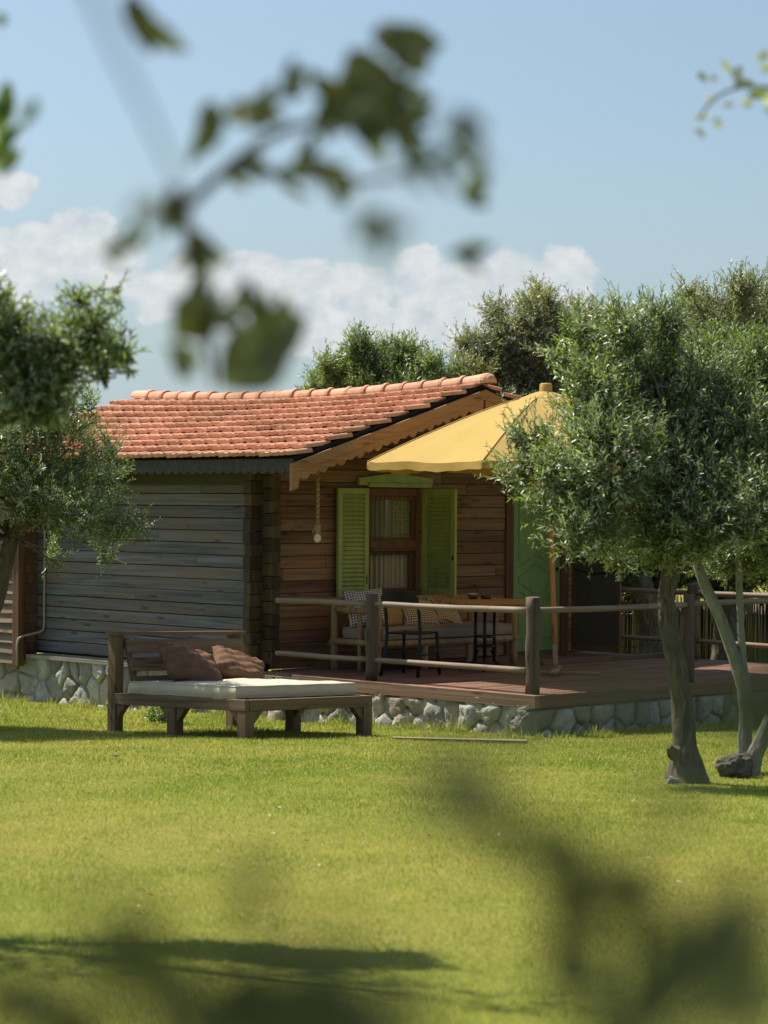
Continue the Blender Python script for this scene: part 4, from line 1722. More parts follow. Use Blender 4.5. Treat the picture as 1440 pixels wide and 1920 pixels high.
def build_table():
    c = W(1.80, -1.50, DECK)
    t = thing('pedestal_table', 'orange plank table on a black iron pedestal', 'table', c, ALPHA + R(-3))
    mb = MB()
    for i in range(6):
        y = -0.38 + i * 0.127
        mb.b2((-0.38, y + .0015, 0.708), (0.38, y + 0.1255, 0.748), 0.001)
    mb.build('table_top', M['table'], t, 0.004)
    mb = MB()
    mb.b2((-0.27, -0.27, 0.66), (0.27, 0.27, 0.706))
    mb.build('apron', M['table'], t, 0.004)
    mb = MB()
    for (x, y) in ((-0.07, -0.07), (0.07, -0.07), (0.0, 0.0), (-0.07, 0.07), (0.07, 0.07)):
        mb.tube([(x, y, 0.10), (x, y, 0.659)], 0.017, 8)
    for z in (0.26, 0.36):
        mb.tube([(0.1 * math.cos(k * math.pi / 8), 0.1 * math.sin(k * math.pi / 8), z) for k in range(17)], 0.012, 6)
    mb.build('pedestal', M['black'], t)
    for k in range(4):
        an = math.pi / 4 + k * math.pi / 2
        mb = MB()
        mb.tube([(0.07 * math.cos(an), 0.07 * math.sin(an), 0.22), (0.12 * math.cos(an), 0.12 * math.sin(an), 0.10), (0.22 * math.cos(an), 0.22 * math.sin(an), 0.03), (0.27 * math.cos(an), 0.27 * math.sin(an), 0.016)], 0.015, 8)
        mb.build('foot', M['black'], t)
    base = Matrix.Translation(c) @ Matrix.Rotation(ALPHA - R(3), 4, 'Z')
    for (x, y, r, lab, rimm) in ((-0.06, 0.12, 0.052, 'small dark bowl with pale rim on the plank table', True), (0.09, 0.08, 0.062, 'low dark ashtray on the plank table beside the bowl', False)):
        mb = MB()
        h = 0.05 if rimm else 0.034
        mb.lathe([(0, 0), (r * .8, 0.0), (r, h), (r * .9, h), (r * .7, 0.01), (0, 0.01)], (0, 0, 0), 18)
        o = mb.build('bowl' if rimm else 'ashtray', M['ceramic'], None)
        o.matrix_world = base @ Matrix.Translation((x, y, 0.750))
        tag(o, lab, 'bowl' if rimm else 'ashtray')
        if rimm:
            mb = MB()
            mb.lathe([(r * .9, h + .001), (r * 1.02, h + .001), (r * 1.02, h + 0.006), (r * .9, h + 0.006), (r * .9, h + .001)], (0, 0, 0), 18)
            mb.build('rim', M['bulb'], o)


build_table()


def build_chair():
    t = thing('metal_chair', 'black metal chair with curved back in front of the bench', 'chair', W(0.74, -1.48, DECK), ALPHA + R(20))
    # local: +x the way the chair faces
    mb = MB()
    mb.b2((-0.20, -0.20, 0.425), (0.22, 0.20, 0.445))
    mb.build('seat', M['black'], t, 0.012)
    for y in (-0.185, 0.185):
        mb = MB()
        mb.tube([(0.24, y * 1.1, 0), (0.21, y, 0.43)], 0.018, 8)
        mb.build('leg', M['black'], t)
        mb = MB()
        mb.tube([(-0.29, y * 1.12, 0), (-0.22, y * 1.02, 0.25), (-0.19, y, 0.43), (-0.215, y, 0.62), (-0.27, y * .98, 0.80)], 0.018, 8)
        mb.build('leg', M['black'], t)
        mb = MB()
        mb.tube([(0.225, y * 1.05, 0.22), (-0.24, y * 1.05, 0.22)], 0.009, 6)
        mb.build('stretcher', M['black'], t)
    mb = MB()
    vs, fs = [], []
    n = 12
    for i in range(n + 1):
        y = -0.205 + 0.41 * i / n
        bow = -0.05 * (1 - (y / 0.205) ** 2)
        top = 0.865 - 0.05 * (y / 0.205) ** 4
        vs += [(-0.268 + bow, y, 0.70), (-0.288 + bow, y, top), (-0.306 + bow, y, top), (-0.286 + bow, y, 0.70)]
    for i in range(n):
        for k in range(4):
            fs.append((i * 4 + k, i * 4 + (k + 1) % 4, i * 4 + 4 + (k + 1) % 4, i * 4 + 4 + k))
    fs += [(0, 1, 2, 3), (n * 4, n * 4 + 3, n * 4 + 2, n * 4 + 1)]
    mb.add(vs, fs, False)
    mb.build('back_panel', M['black'], t, 0.004)


build_chair()


def build_rope_lamp():
    p = W(0.40, -0.42, 0)
    top, bot = 2.70, 1.93
    t = thing('rope_lamp', 'bare bulb hanging on a thick jute rope by the gable wall', 'lamp', Vector((p.x, p.y, bot)), ALPHA)
    mb = MB()
    n = 70
    for s in range(3):
        pts = []
        for i in range(n + 1):
            z = (top - bot) * i / n
            an = z * 110 + s * 2.094
            pts.append((0.011 * math.cos(an) + 0.004 * math.sin(z * 6), 0.011 * math.sin(an), z))
        mb.tube(pts, 0.0105, 6)
    mb.build('rope', M['rope'], t)
    mb = MB()
    mb.lathe([(0.0, 0.03), (0.022, 0.03), (0.034, 0.01), (0.036, -0.03), (0.033, -0.075), (0.0, -0.075)], (0, 0, 0), 16)
    mb.tube([(-0.03, 0, 0.0), (-0.055, 0.01, -0.04), (-0.05, 0.01, -0.09)], [0.01, 0.009, 0.003], 6)
    mb.build('socket', M['rope'], t)
    mb = MB()
    mb.lathe([(0.02, -0.07), (0.036, -0.10), (0.04, -0.125), (0.032, -0.15), (0.015, -0.163), (0.0, -0.165)], (0, 0, 0), 18)
    mb.build('bulb', M['bulb'], t)


build_rope_lamp()


# ------------------------------------------------------------------ olive trees
def unit(v):
    return v / np.maximum(np.linalg.norm(v, axis=-1, keepdims=True), 1e-9)


def sprigs(clumps, n_twigs, leaf, wid, per=18, tlen=0.26, up=0.5, seed=0, inner=0.35, droop=0.0):
    """leafy twigs spread through clumps of (centre, radius): returns leaf arrays and twig segments"""
    rg = np.random.default_rng(seed)
    C = np.array([c[0] for c in clumps], float)
    Rr = np.array([c[1] if hasattr(c[1], '__len__') else (c[1],) * 3 for c in clumps], float)
    wgt = (Rr.prod(1)) ** 0.72
    idx = rg.choice(len(C), n_twigs, p=wgt / wgt.sum())
    d = unit(rg.normal(size=(n_twigs, 3)))
    rad = inner + (1 - inner) * rg.uniform(0, 1, n_twigs) ** 0.6
    p0 = C[idx] + d * Rr[idx] * rad[:, None] * 0.92
    td = unit(d * 0.75 + np.array([0, 0, up - droop]) + rg.normal(0, 0.42, (n_twigs, 3)))
    tl = tlen * rg.uniform(0.55, 1.35, n_twigs)
    p0 = p0 - td * (tl * 0.4)[:, None]
    bend = unit(rg.normal(size=(n_twigs, 3)) + np.array([0, 0, 0.3])) * (tl * 0.12)[:, None]
    t = (np.arange(per) + 0.6) / per
    t = np.tile(t, (n_twigs, 1)) + rg.uniform(-.02, .02, (n_twigs, per))
    pos = p0[:, None] + td[:, None] * (tl[:, None] * t)[..., None] + bend[:, None] * (t ** 2)[..., None]
    ax = unit(np.cross(td, rg.normal(size=(n_twigs, 3))))
    ay = np.cross(td, ax)
    k = np.arange(per)
    ang = (k // 2) * (math.pi / 2) * 1.06 + (k % 2) * math.pi
    ang = ang[None] + rg.normal(0, 0.35, (n_twigs, per))
    side = ax[:, None] * np.cos(ang)[..., None] + ay[:, None] * np.sin(ang)[..., None]
    fwd = 0.55 + 0.75 * t
    ld = unit(side + td[:, None] * fwd[..., None] + rg.normal(0, 0.22, side.shape))
    nrm = unit(np.cross(ld, np.cross(np.broadcast_to(td[:, None], ld.shape), ld)) + np.array([0, 0, 0.55]) + rg.normal(0, 0.3, ld.shape))
    nrm = unit(nrm - ld * (nrm * ld).sum(-1, keepdims=True))
    sz = leaf * rg.uniform(0.6, 1.25, (n_twigs, per)) * (1 - 0.35 * t ** 3)
    P, D, Nn = pos.reshape(-1, 3), ld.reshape(-1, 3), nrm.reshape(-1, 3)
    S = sz.reshape(-1)
    B = np.cross(Nn, D)
    w = (wid / leaf) * S * 0.5
    curl = Nn * (S * 0.07)[:, None]
    v0 = P
    v1 = P + D * (S * 0.45)[:, None] + B * w[:, None] + curl
    v2 = P + D * S[:, None] - curl * 0.8
    v3 = P + D * (S * 0.45)[:, None] - B * w[:, None] + curl
    V = np.stack([v0, v1, v2, v3], 1).reshape(-1, 3)
    m = len(P)
    q = np.arange(m)[:, None] * 4
    T = np.concatenate([q + np.array([[0, 1, 2]]), q + np.array([[0, 2, 3]])], 1).reshape(-1, 3)
    ends = np.stack([p0, p0 + td * tl[:, None] + bend], 1)
    return V, T, ends


def twig_mesh(ends, r0=0.004, r1=0.0015):
    n = len(ends)
    a, b = ends[:, 0], ends[:, 1]
    d = unit(b - a)
    x = unit(np.cross(d, np.array([0.31, 0.77, 0.55])))
    y = np.cross(d, x)
    vs = []
    for p, r in ((a, r0), (b, r1)):
        for k in range(3):
            an = 2 * math.pi * k / 3
            vs.append(p + (x * math.cos(an) + y * math.sin(an)) * r)
    V = np.stack(vs, 1).reshape(-1, 3)
    q = np.arange(n)[:, None] * 6
    T = []
    for k in range(3):
        k2 = (k + 1) % 3
        T += [q + np.array([[k, k2, k2 + 3]]), q + np.array([[k, k2 + 3, k + 3]])]
    return V, np.concatenate(T, 0)


def limb_path(p, q, n=7, sag=0.06, rd=random):
    p, q = Vector(p), Vector(q)
    L = (q - p).length
    o1 = Vector((rd.uniform(-1, 1), rd.uniform(-1, 1), rd.uniform(-.2, .6))) * L * sag
    pts = []
    for i in range(n + 1):
        t = i / n
        pts.append(p.lerp(q, t) + o1 * math.sin(math.pi * t) + Vector((rd.uniform(-1, 1), rd.uniform(-1, 1), rd.uniform(-1, 1))) * L * 0.012 * (0 < i < n))
    return pts


def bark_tube(mb, pts, radii, seed):
    """gnarled trunk: furrows that run along the stem, knots and a flared foot"""
    big = max(radii) > 0.04
    sub = 3 if big else 1
    P2, R2 = [], []
    for i in range(len(pts) - 1):
        for k in range(sub):
            P2.append(pts[i].lerp(pts[i + 1], k / sub))
            R2.append(radii[i] + (radii[i + 1] - radii[i]) * k / sub)
    P2.append(pts[-1])
    R2.append(radii[-1])
    n = 32 if big else 10
    vs, fs, prev, run = [], [], None, 0.0
    for i, p in enumerate(P2):
        d = (P2[min(i + 1, len(P2) - 1)] - P2[max(i - 1, 0)]).normalized()
        x = d.orthogonal().normalized() if prev is None else (prev - d * prev.dot(d)).normalized()
        prev = x
        y = d.cross(x)
        if i:
            run += (p - P2[i - 1]).length
        for k in range(n):
            a = 2 * math.pi * k / n
            c, s_ = math.cos(a + run * 0.9), math.sin(a + run * 0.9)
            q = Vector((c * 2.2, s_ * 2.2, run * 2.2 + seed))
            f = 0.16 * mnoise.noise(q) + 0.11 * mnoise.noise(Vector((c * 5, s_ * 5, run * 3.5 + seed))) + 0.07 * mnoise.noise(Vector((c * 9, s_ * 9, run * 11)))
            if run < 0.3 and R2[0] > 0.1:
                f += 0.25 * (1 - run / 0.3) * max(0, math.sin(a * 3 + seed)) 
            vs.append(p + (x * math.cos(a) + y * math.sin(a)) * R2[i] * (1 + f))
    for i in range(len(P2) - 1):
        for k in range(n):
            fs.append((i * n + k, i * n + (k + 1) % n, (i + 1) * n + (k + 1) % n, (i + 1) * n + k))
    mb.add(vs, fs, True)
    k0 = len(mb.v) - len(vs)
    mb.f.append(tuple(k0 + (len(P2) - 1) * n + k for k in range(n)))
    mb.smooth.append(False)


def olive(label, base, trunks, clumps, n_twigs, leaf=0.05, wid=0.0115, mat='olive', bark='bark', seed=1, tlen=0.26, per=18, up=0.5,
          group='olive trees', name='olive_tree', cat='tree', inner=0.35, limbs=True, fork=None, limb_r=0.02, extra=None):
    """trunks: list of (points, radii) in world space; clumps: (centre, radius)"""
    base = Vector(base)
    t = thing(name, label, cat, base, 0, group)
    rd = random.Random(seed)
    mb = MB()
    for pts, rr in trunks:
        fine, fr = [], []
        for i in range(len(pts) - 1):
            for s in range(7):
                f = s / 7
                fine.append(Vector(pts[i]).lerp(Vector(pts[i + 1]), f) - base)
                fr.append(rr[i] + (rr[i + 1] - rr[i]) * f)
        fine.append(Vector(pts[-1]) - base)
        fr.append(rr[-1])
        # smooth the polyline a little
        for _ in range(2):
            fine = [fine[0]] + [(fine[i - 1] + fine[i] * 2 + fine[i + 1]) / 4 for i in range(1, len(fine) - 1)] + [fine[-1]]
        bark_tube(mb, fine, fr, seed)
    if limbs:
        tips = [Vector(p[-1]) for p, _ in trunks] if fork is None else [Vector(f) for f in fork]
        for c, r in clumps:
            c = Vector(c)
            s = min(tips, key=lambda q: (q - c).length)
            path = [p - base for p in limb_path(s, c, 7, 0.09, rd)]
            mb.tube(path, [limb_r * (1 - 0.75 * i / 7) for i in range(8)], 7, True, 0.05)
    mb.build('trunk', M[bark], t)
    V, T, ends = sprigs(clumps, n_twigs, leaf, wid, per, tlen, up, seed, inner)
    if extra:
        V2, T2, e2 = sprigs(extra[0], extra[1], leaf, wid, per, tlen, up, seed + 50, inner)
        V, T, ends = np.concatenate([V, V2]), np.concatenate([T, T2 + len(V)]), np.concatenate([ends, e2])
    b = np.array(base)
    cr = mesh_np('crown', V - b, T, M[mat], t)
    tv, tt = twig_mesh(ends - b)
    mesh_np('twigs', tv, tt, M['bark'], cr)
    return t


def px_clumps(lst, Y, spread=0.35, seed=0, flat=1.0):
    """(px, py, radius in px[, dY]) -> (centre, radius)"""
    rd = random.Random(seed)
    out = []
    for c in lst:
        dy = c[3] if len(c) > 3 else rd.uniform(-spread, spread)
        out.append((tuple(at(c[0], c[1], Y + dy)), c[2] / FPX * (Y + dy) * flat))
    return out


def P(px, py, Y):
    return tuple(at(px, py, Y))


def build_trees():
    # big olive standing in front of the deck
    Y = 16.3
    bx, by = at(1288, 1462, Y).x, Y
    base = (bx, by, float(gz(bx, by)) - 0.02)
    tr = [([base, P(1283, 1400, Y), P(1280, 1320, Y), P(1268, 1240, Y - .05), P(1252, 1165, Y - .02), P(1247, 1120, Y), P(1256, 1060, Y), P(1262, 980, Y), P(1280, 900, Y), P(1250, 780, Y)],
           [0.145, 0.083, 0.073, 0.069, 0.066, 0.056, 0.052, 0.04, 0.028, 0.014]),
          ([P(1262, 990, Y), P(1235, 930, Y), P(1200, 880, Y)], [0.03, 0.024, 0.014]),
          ([P(1258, 1040, Y), P(1215, 985, Y), P(1180, 960, Y)], [0.026, 0.02, 0.013]),
          ([P(1266, 960, Y), P(1290, 900, Y), P(1320, 860, Y)], [0.028, 0.02, 0.014]),
          ([P(1283, 1420, Y), P(1262, 1410, Y - .06), P(1254, 1400, Y - .08)], [0.07, 0.05, 0.02])]
    cl = [(1060, 900, 72), (975, 885, 34), (945, 893, 16), (975, 815, 30), (1020, 845, 45), (1110, 985, 78), (1150, 860, 110), (1185, 715, 100), (1118, 715, 54), (1035, 668, 20), (1068, 690, 22),
          (1280, 900, 120), (1300, 760, 120), (1240, 1010, 70), (1160, 1045, 34), (1385, 960, 90), (1400, 830, 100), (1095, 625, 44), (1175, 620, 52), (1245, 610, 50),
          (1088, 790, 44), (1320, 1000, 60), (1005, 930, 26), (1040, 960, 30), (1130, 800, 80), (1262, 960, 60, -0.35), (1230, 1000, 55, -0.3), (1300, 985, 50, -0.3), (1270, 1035, 40, -0.2)]
    olive('broad olive tree with a stout leaning trunk in front of the deck', base, tr, px_clumps(cl, Y, 0.5, 3, 0.88), 3150, 0.062, 0.016, 'olive', 'bark', 3, tlen=0.3, up=0.65, inner=0.5,
          fork=[P(1262, 980, Y), P(1258, 1040, Y), P(1280, 900, Y), P(1200, 880, Y), P(1320, 860, Y), P(1180, 960, Y), P(1250, 780, Y)], limb_r=0.014)
    # a sawn limb stub on the trunk
    # slender twin-stem olive at the right edge
    Y = 17.3
    b0 = at(1392, 1425, Y)
    base = (b0.x, b0.y, float(gz(b0.x, b0.y)) - 0.02)
    tr = [([base, P(1398, 1330, Y), P(1396, 1290, Y), P(1378, 1235, Y), P(1352, 1160, Y), P(1320, 1095, Y), P(1300, 1030, Y)], [0.05, 0.045, 0.05, 0.046, 0.042, 0.04, 0.03]),
          ([P(1398, 1290, Y), P(1392, 1230, Y), P(1388, 1150, Y), P(1385, 1060, Y), P(1384, 980, Y)], [0.035, 0.03, 0.027, 0.026, 0.022]),
          ([P(1400, 1428, Y + .05), P(1404, 1340, Y + .05), P(1398, 1290, Y)], [0.035, 0.034, 0.034])]
    cl = [(1385, 1040, 50), (1430, 1010, 70), (1340, 1060, 36), (1480, 900, 110), (1420, 900, 80), (1350, 700, 90), (1420, 720, 100), (1500, 760, 130), (1460, 1050, 40)]
    olive('slender olive tree with two pale crossing stems beside the big olive', base, tr, px_clumps(cl, Y, 0.4, 5), 2400, 0.057, 0.0145, 'leaf_green', 'bark_pale', 5)
    Y = 17.1
    b0 = at(1405, 1458, Y)
    base = (b0.x, b0.y, float(gz(b0.x, b0.y)) - 0.02)
    tr = [([base, P(1415, 1415, Y), P(1436, 1375, Y), P(1470, 1290, Y), P(1510, 1180, Y), P(1540, 1050, Y)], [0.075, 0.06, 0.055, 0.05, 0.045, 0.035])]
    cl = [(1540, 950, 110), (1600, 850, 130), (1560, 720, 110), (1650, 980, 100)]
    olive('olive tree leaning out to the right from beside the rock', base, tr, px_clumps(cl, Y, 0.4, 6), 1300, 0.055, 0.0145, 'olive', 'bark_pale', 6)
    # tall olive behind, right
    Y = 25.5
    b0 = at(1480, 1200, Y)
    base = (b0.x, b0.y, float(gz(b0.x, b0.y)))
    tr = [([base, P(1470, 1150, Y), P(1440, 950, Y), P(1390, 760, Y), P(1370, 660, Y)], [0.14, 0.12, 0.1, 0.07, 0.04])]
    cl = [(1340, 600, 60), (1295, 580, 34), (1290, 545, 18), (1410, 580, 60), (1390, 540, 30), (1380, 680, 90), (1300, 690, 70), (1450, 660, 90), (1240, 640, 40), (1430, 780, 110), (1330, 790, 100)]
    olive('tall grey olive tree rising behind the big olive', base, tr, px_clumps(cl, Y, 0.5, 8), 3600, 0.066, 0.0175, 'olive_gray', 'bark', 8, tlen=0.32)
    # behind the roof
    Y = 33
    b0 = at(980, 1250, Y)
    base = (b0.x, b0.y, float(gz(b0.x, b0.y)) - 0.05)
    tr = [([base, P(985, 1100, Y), P(975, 900, Y), P(970, 760, Y)], [0.18, 0.15, 0.11, 0.07])]
    cl = [(905, 670, 48), (960, 640, 56), (1008, 590, 44), (1012, 548, 18), (1030, 575, 22), (925, 585, 24), (985, 570, 16), (1050, 650, 62), (1090, 600, 36), (960, 710, 78), (880, 720, 46), (1040, 730, 70), (1110, 700, 70), (870, 640, 18), (1150, 640, 60),
          (950, 800, 80), (1060, 830, 90)]
    olive('silvery olive tree standing behind the cabin ridge', base, tr, px_clumps(cl, Y, 0.6, 9), 4600, 0.08, 0.021, 'olive_gray', 'bark', 9, tlen=0.36)
    Y = 32
    b0 = at(690, 1250, Y)
    base = (b0.x, b0.y, float(gz(b0.x, b0.y)) - 0.05)
    tr = [([base, P(695, 1100, Y), P(690, 900, Y), P(690, 760, Y)], [0.16, 0.13, 0.1, 0.06])]
    cl = [(690, 690, 46), (672, 650, 22), (635, 705, 36), (612, 690, 14), (740, 685, 44), (765, 655, 16), (795, 710, 36), (810, 680, 14), (690, 760, 80), (770, 770, 70), (600, 730, 26), (840, 730, 40), (620, 790, 70)]
    olive('fresh green bushy tree showing over the middle of the roof', base, tr, px_clumps(cl, Y, 0.5, 10), 3400, 0.085, 0.023, 'leaf_green', 'bark', 10, tlen=0.36, up=0.8, name='leafy_tree', group='trees behind the cabin')
    # dark trees behind the deck
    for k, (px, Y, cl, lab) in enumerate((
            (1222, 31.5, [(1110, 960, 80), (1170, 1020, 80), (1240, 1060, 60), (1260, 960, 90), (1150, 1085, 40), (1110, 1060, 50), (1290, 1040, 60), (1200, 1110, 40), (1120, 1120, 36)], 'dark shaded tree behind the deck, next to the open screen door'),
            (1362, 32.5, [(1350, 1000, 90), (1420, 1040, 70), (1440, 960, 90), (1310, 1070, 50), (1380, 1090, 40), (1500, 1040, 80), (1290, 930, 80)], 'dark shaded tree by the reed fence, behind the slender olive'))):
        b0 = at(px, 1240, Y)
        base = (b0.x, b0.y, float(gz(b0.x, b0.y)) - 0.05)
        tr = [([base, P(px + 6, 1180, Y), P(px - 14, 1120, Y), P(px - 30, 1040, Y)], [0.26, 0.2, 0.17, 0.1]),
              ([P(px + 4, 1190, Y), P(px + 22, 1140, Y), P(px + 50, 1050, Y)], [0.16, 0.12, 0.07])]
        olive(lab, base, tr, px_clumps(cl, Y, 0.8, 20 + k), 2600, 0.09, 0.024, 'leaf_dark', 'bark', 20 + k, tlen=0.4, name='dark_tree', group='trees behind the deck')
    # left: olive on the lawn before the wing
    Y = 21.6
    b0 = at(-70, 1330, Y)
    base = (b0.x, b0.y, float(gz(b0.x, b0.y)) - 0.03)
    tr = [([base, P(-55, 1250, Y), P(-20, 1150, Y), P(5, 1075, Y), P(22, 1010, Y), P(45, 975, Y)], [0.15, 0.12, 0.095, 0.075, 0.065, 0.05]),
          ([P(10, 1055, Y), P(18, 1010, Y + .1), P(10, 965, Y + .1)], [0.05, 0.04, 0.03])]
    cl = [(50, 820, 85), (130, 840, 66), (175, 905, 62), (60, 920, 80), (140, 965, 66), (215, 985, 44), (255, 985, 24), (100, 1035, 26), (190, 820, 22), (10, 780, 80), (95, 770, 50), (205, 1040, 18), (-70, 850, 130), (-60, 980, 60), (110, 1060, 12),
          (-120, 740, 100), (140, 770, 50), (60, 740, 60), (200, 850, 34), (30, 700, 60), (215, 905, 28), (-160, 900, 120), (-200, 800, 120), (-120, 1000, 90, -0.9), (-230, 960, 100, -0.7)]
    olive('olive tree with a leaning trunk before the left end of the cabin', base, tr, px_clumps(cl, Y, 0.45, 12), 3400, 0.056, 0.014, 'olive', 'bark', 12,
          fork=[P(45, 975, Y), P(22, 1010, Y)])
    # left, nearer: tree whose outer boughs reach into view
    Y = 9.05
    base = (-2.75, Y - 0.2, float(gz(-2.75, Y)) - 0.03)
    tr = [([base, (-2.65, Y, 1.2), (-2.5, Y, 2.0), (-2.25, Y, 2.45), P(-20, 800, Y), P(70, 760, Y), P(125, 715, Y), P(150, 660, Y), P(165, 610, Y)], [0.15, 0.12, 0.1, 0.06, 0.03, 0.018, 0.01, 0.006, 0.003]),
          ([(-2.5, Y, 2.0), (-2.8, Y + .2, 3.0), (-2.9, Y + .3, 4.3), (-2.2, Y + .1, 4.9)], [0.08, 0.06, 0.04, 0.015]),
          ([P(125, 715, Y), P(180, 690, Y), P(225, 668, Y)], [0.005, 0.004, 0.002]), ([P(70, 760, Y), P(60, 690, Y), P(20, 640, Y)], [0.008, 0.006, 0.003])]
    cl = [(20, 650, 62), (95, 690, 50), (160, 610, 34), (185, 660, 40), (225, 665, 22), (150, 560, 14), (50, 740, 50), (190, 700, 18), (-60, 620, 100), (110, 640, 26), (-100, 760, 90), (90, 760, 36), (215, 552, 6), (175, 545, 10)]
    clumps = px_clumps(cl, Y, 0.15, 13)
    far = [((-3.1, Y + .4, 4.3), 0.6), ((-2.4, Y + .2, 4.75), 0.4), ((-1.9, Y, 4.95), 0.28), ((-3.4, Y + .2, 3.2), 0.6)]
    olive('near olive tree whose leafy boughs reach in above the cabin eave', base, tr, clumps, 1450, 0.048, 0.0135, 'olive', 'bark', 13, tlen=0.17, inner=0.25, per=14,
          limbs=False, extra=(far, 380))


build_trees()


def build_shade_tree():
    """unseen olive added overhead: its crown shades the leaves close to the lens"""
    base = (-1.5, -0.6, float(gz(-1.5, -0.6)))
    tr = [([base, (-1.45, -0.5, 1.8), (-1.2, -0.1, 2.7), (-0.8, 0.6, 3.2), (-0.5, 1.6, 3.5)], [0.16, 0.12, 0.1, 0.06, 0.02])]
    cl = [((-0.9, 1.3, 3.35), 0.5), ((-0.35, 1.2, 3.3), 0.45), ((-1.3, 1.7, 3.5), 0.5), ((-0.5, 2.2, 3.6), 0.45), ((-0.1, 1.9, 3.5), 0.4), ((-1.2, 0.8, 3.2), 0.45), ((-0.75, 0.6, 3.2), 0.4)]  # crown stays out of view, added to cast shade on the near leaves
    olive('unseen olive tree added overhead to shade the leaves near the lens', base, tr, cl, 500, 0.06, 0.016, 'olive', 'bark', 40, inner=0.1)


build_shade_tree()


# ------------------------------------------------------------------ foreground leaves close to the lens
def near_leaves(name, leaves, stems, mat, parent, base, seed=0, wide=1.0):
    """leaves: (x0, y0, x1, y1, width px, distance); stems: ([(x, y, distance)...], radius)"""
    rd = random.Random(seed)
    mb = MB()
    for pts, r in stems:
        w = [at(x, y, d) - base for x, y, d in pts]
        fine = []
        for i in range(len(w) - 1):
            for s in range(3):
                fine.append(w[i].lerp(w[i + 1], s / 3))
        fine.append(w[-1])
        for _ in range(2):
            fine = [fine[0]] + [(fine[i - 1] + 2 * fine[i] + fine[i + 1]) / 4 for i in range(1, len(fine) - 1)] + [fine[-1]]
        mb.tube(fine, [r * (1 - 0.5 * i / len(fine)) for i in range(len(fine))], 7)
        mb.build('stem', M['bark'], parent)
        mb = MB()
    mb = MB()
    for (x0, y0, x1, y1, wpx, d) in leaves:
        p = at(x0, y0, d) - base
        q = at(x1, y1, d + rd.uniform(-.015, .015)) - base
        ax = (q - p)
        L = ax.length
        ax.normalize()
        n = Vector((rd.uniform(-.35, .35), -1, rd.uniform(-.2, .4)))
        n = (n - ax * n.dot(ax)).normalized()
        s = ax.cross(n)
        w = wpx / FPX * d * 0.5 * wide
        vs, fs = [], []
        prof = [(0, 0.06), (0.15, 0.55), (0.35, 0.95), (0.55, 1.0), (0.75, 0.75), (0.9, 0.4), (1.0, 0.04)]
        for (t, k) in prof:
            c = p + ax * (L * t) - n * (L * 0.10 * (t - 0.5) ** 2 * 4 - L * .1)
            vs += [c - s * (w * k) + n * (w * k * 0.35), c, c + s * (w * k) + n * (w * k * 0.35)]
        for i in range(len(prof) - 1):
            for k in (0, 1):
                fs.append((i * 3 + k, i * 3 + k + 1, i * 3 + k + 4, i * 3 + k + 3))
        mb.add(vs, fs, True)
    return mb.build('leaves', mat, parent)


def cluster(rd, cx, cy, n, spread, L, w, d, up=(0, -1)):
    out = []
    for _ in range(n):
        x, y = cx + rd.gauss(0, spread), cy + rd.gauss(0, spread)
        a = math.atan2(up[1], up[0]) + rd.gauss(0, 0.9)
        l = L * rd.uniform(0.7, 1.2)
        out.append((x, y, x + math.cos(a) * l, y + math.sin(a) * l, w * rd.uniform(0.7, 1.2), d * rd.uniform(0.92, 1.1)))
    return out


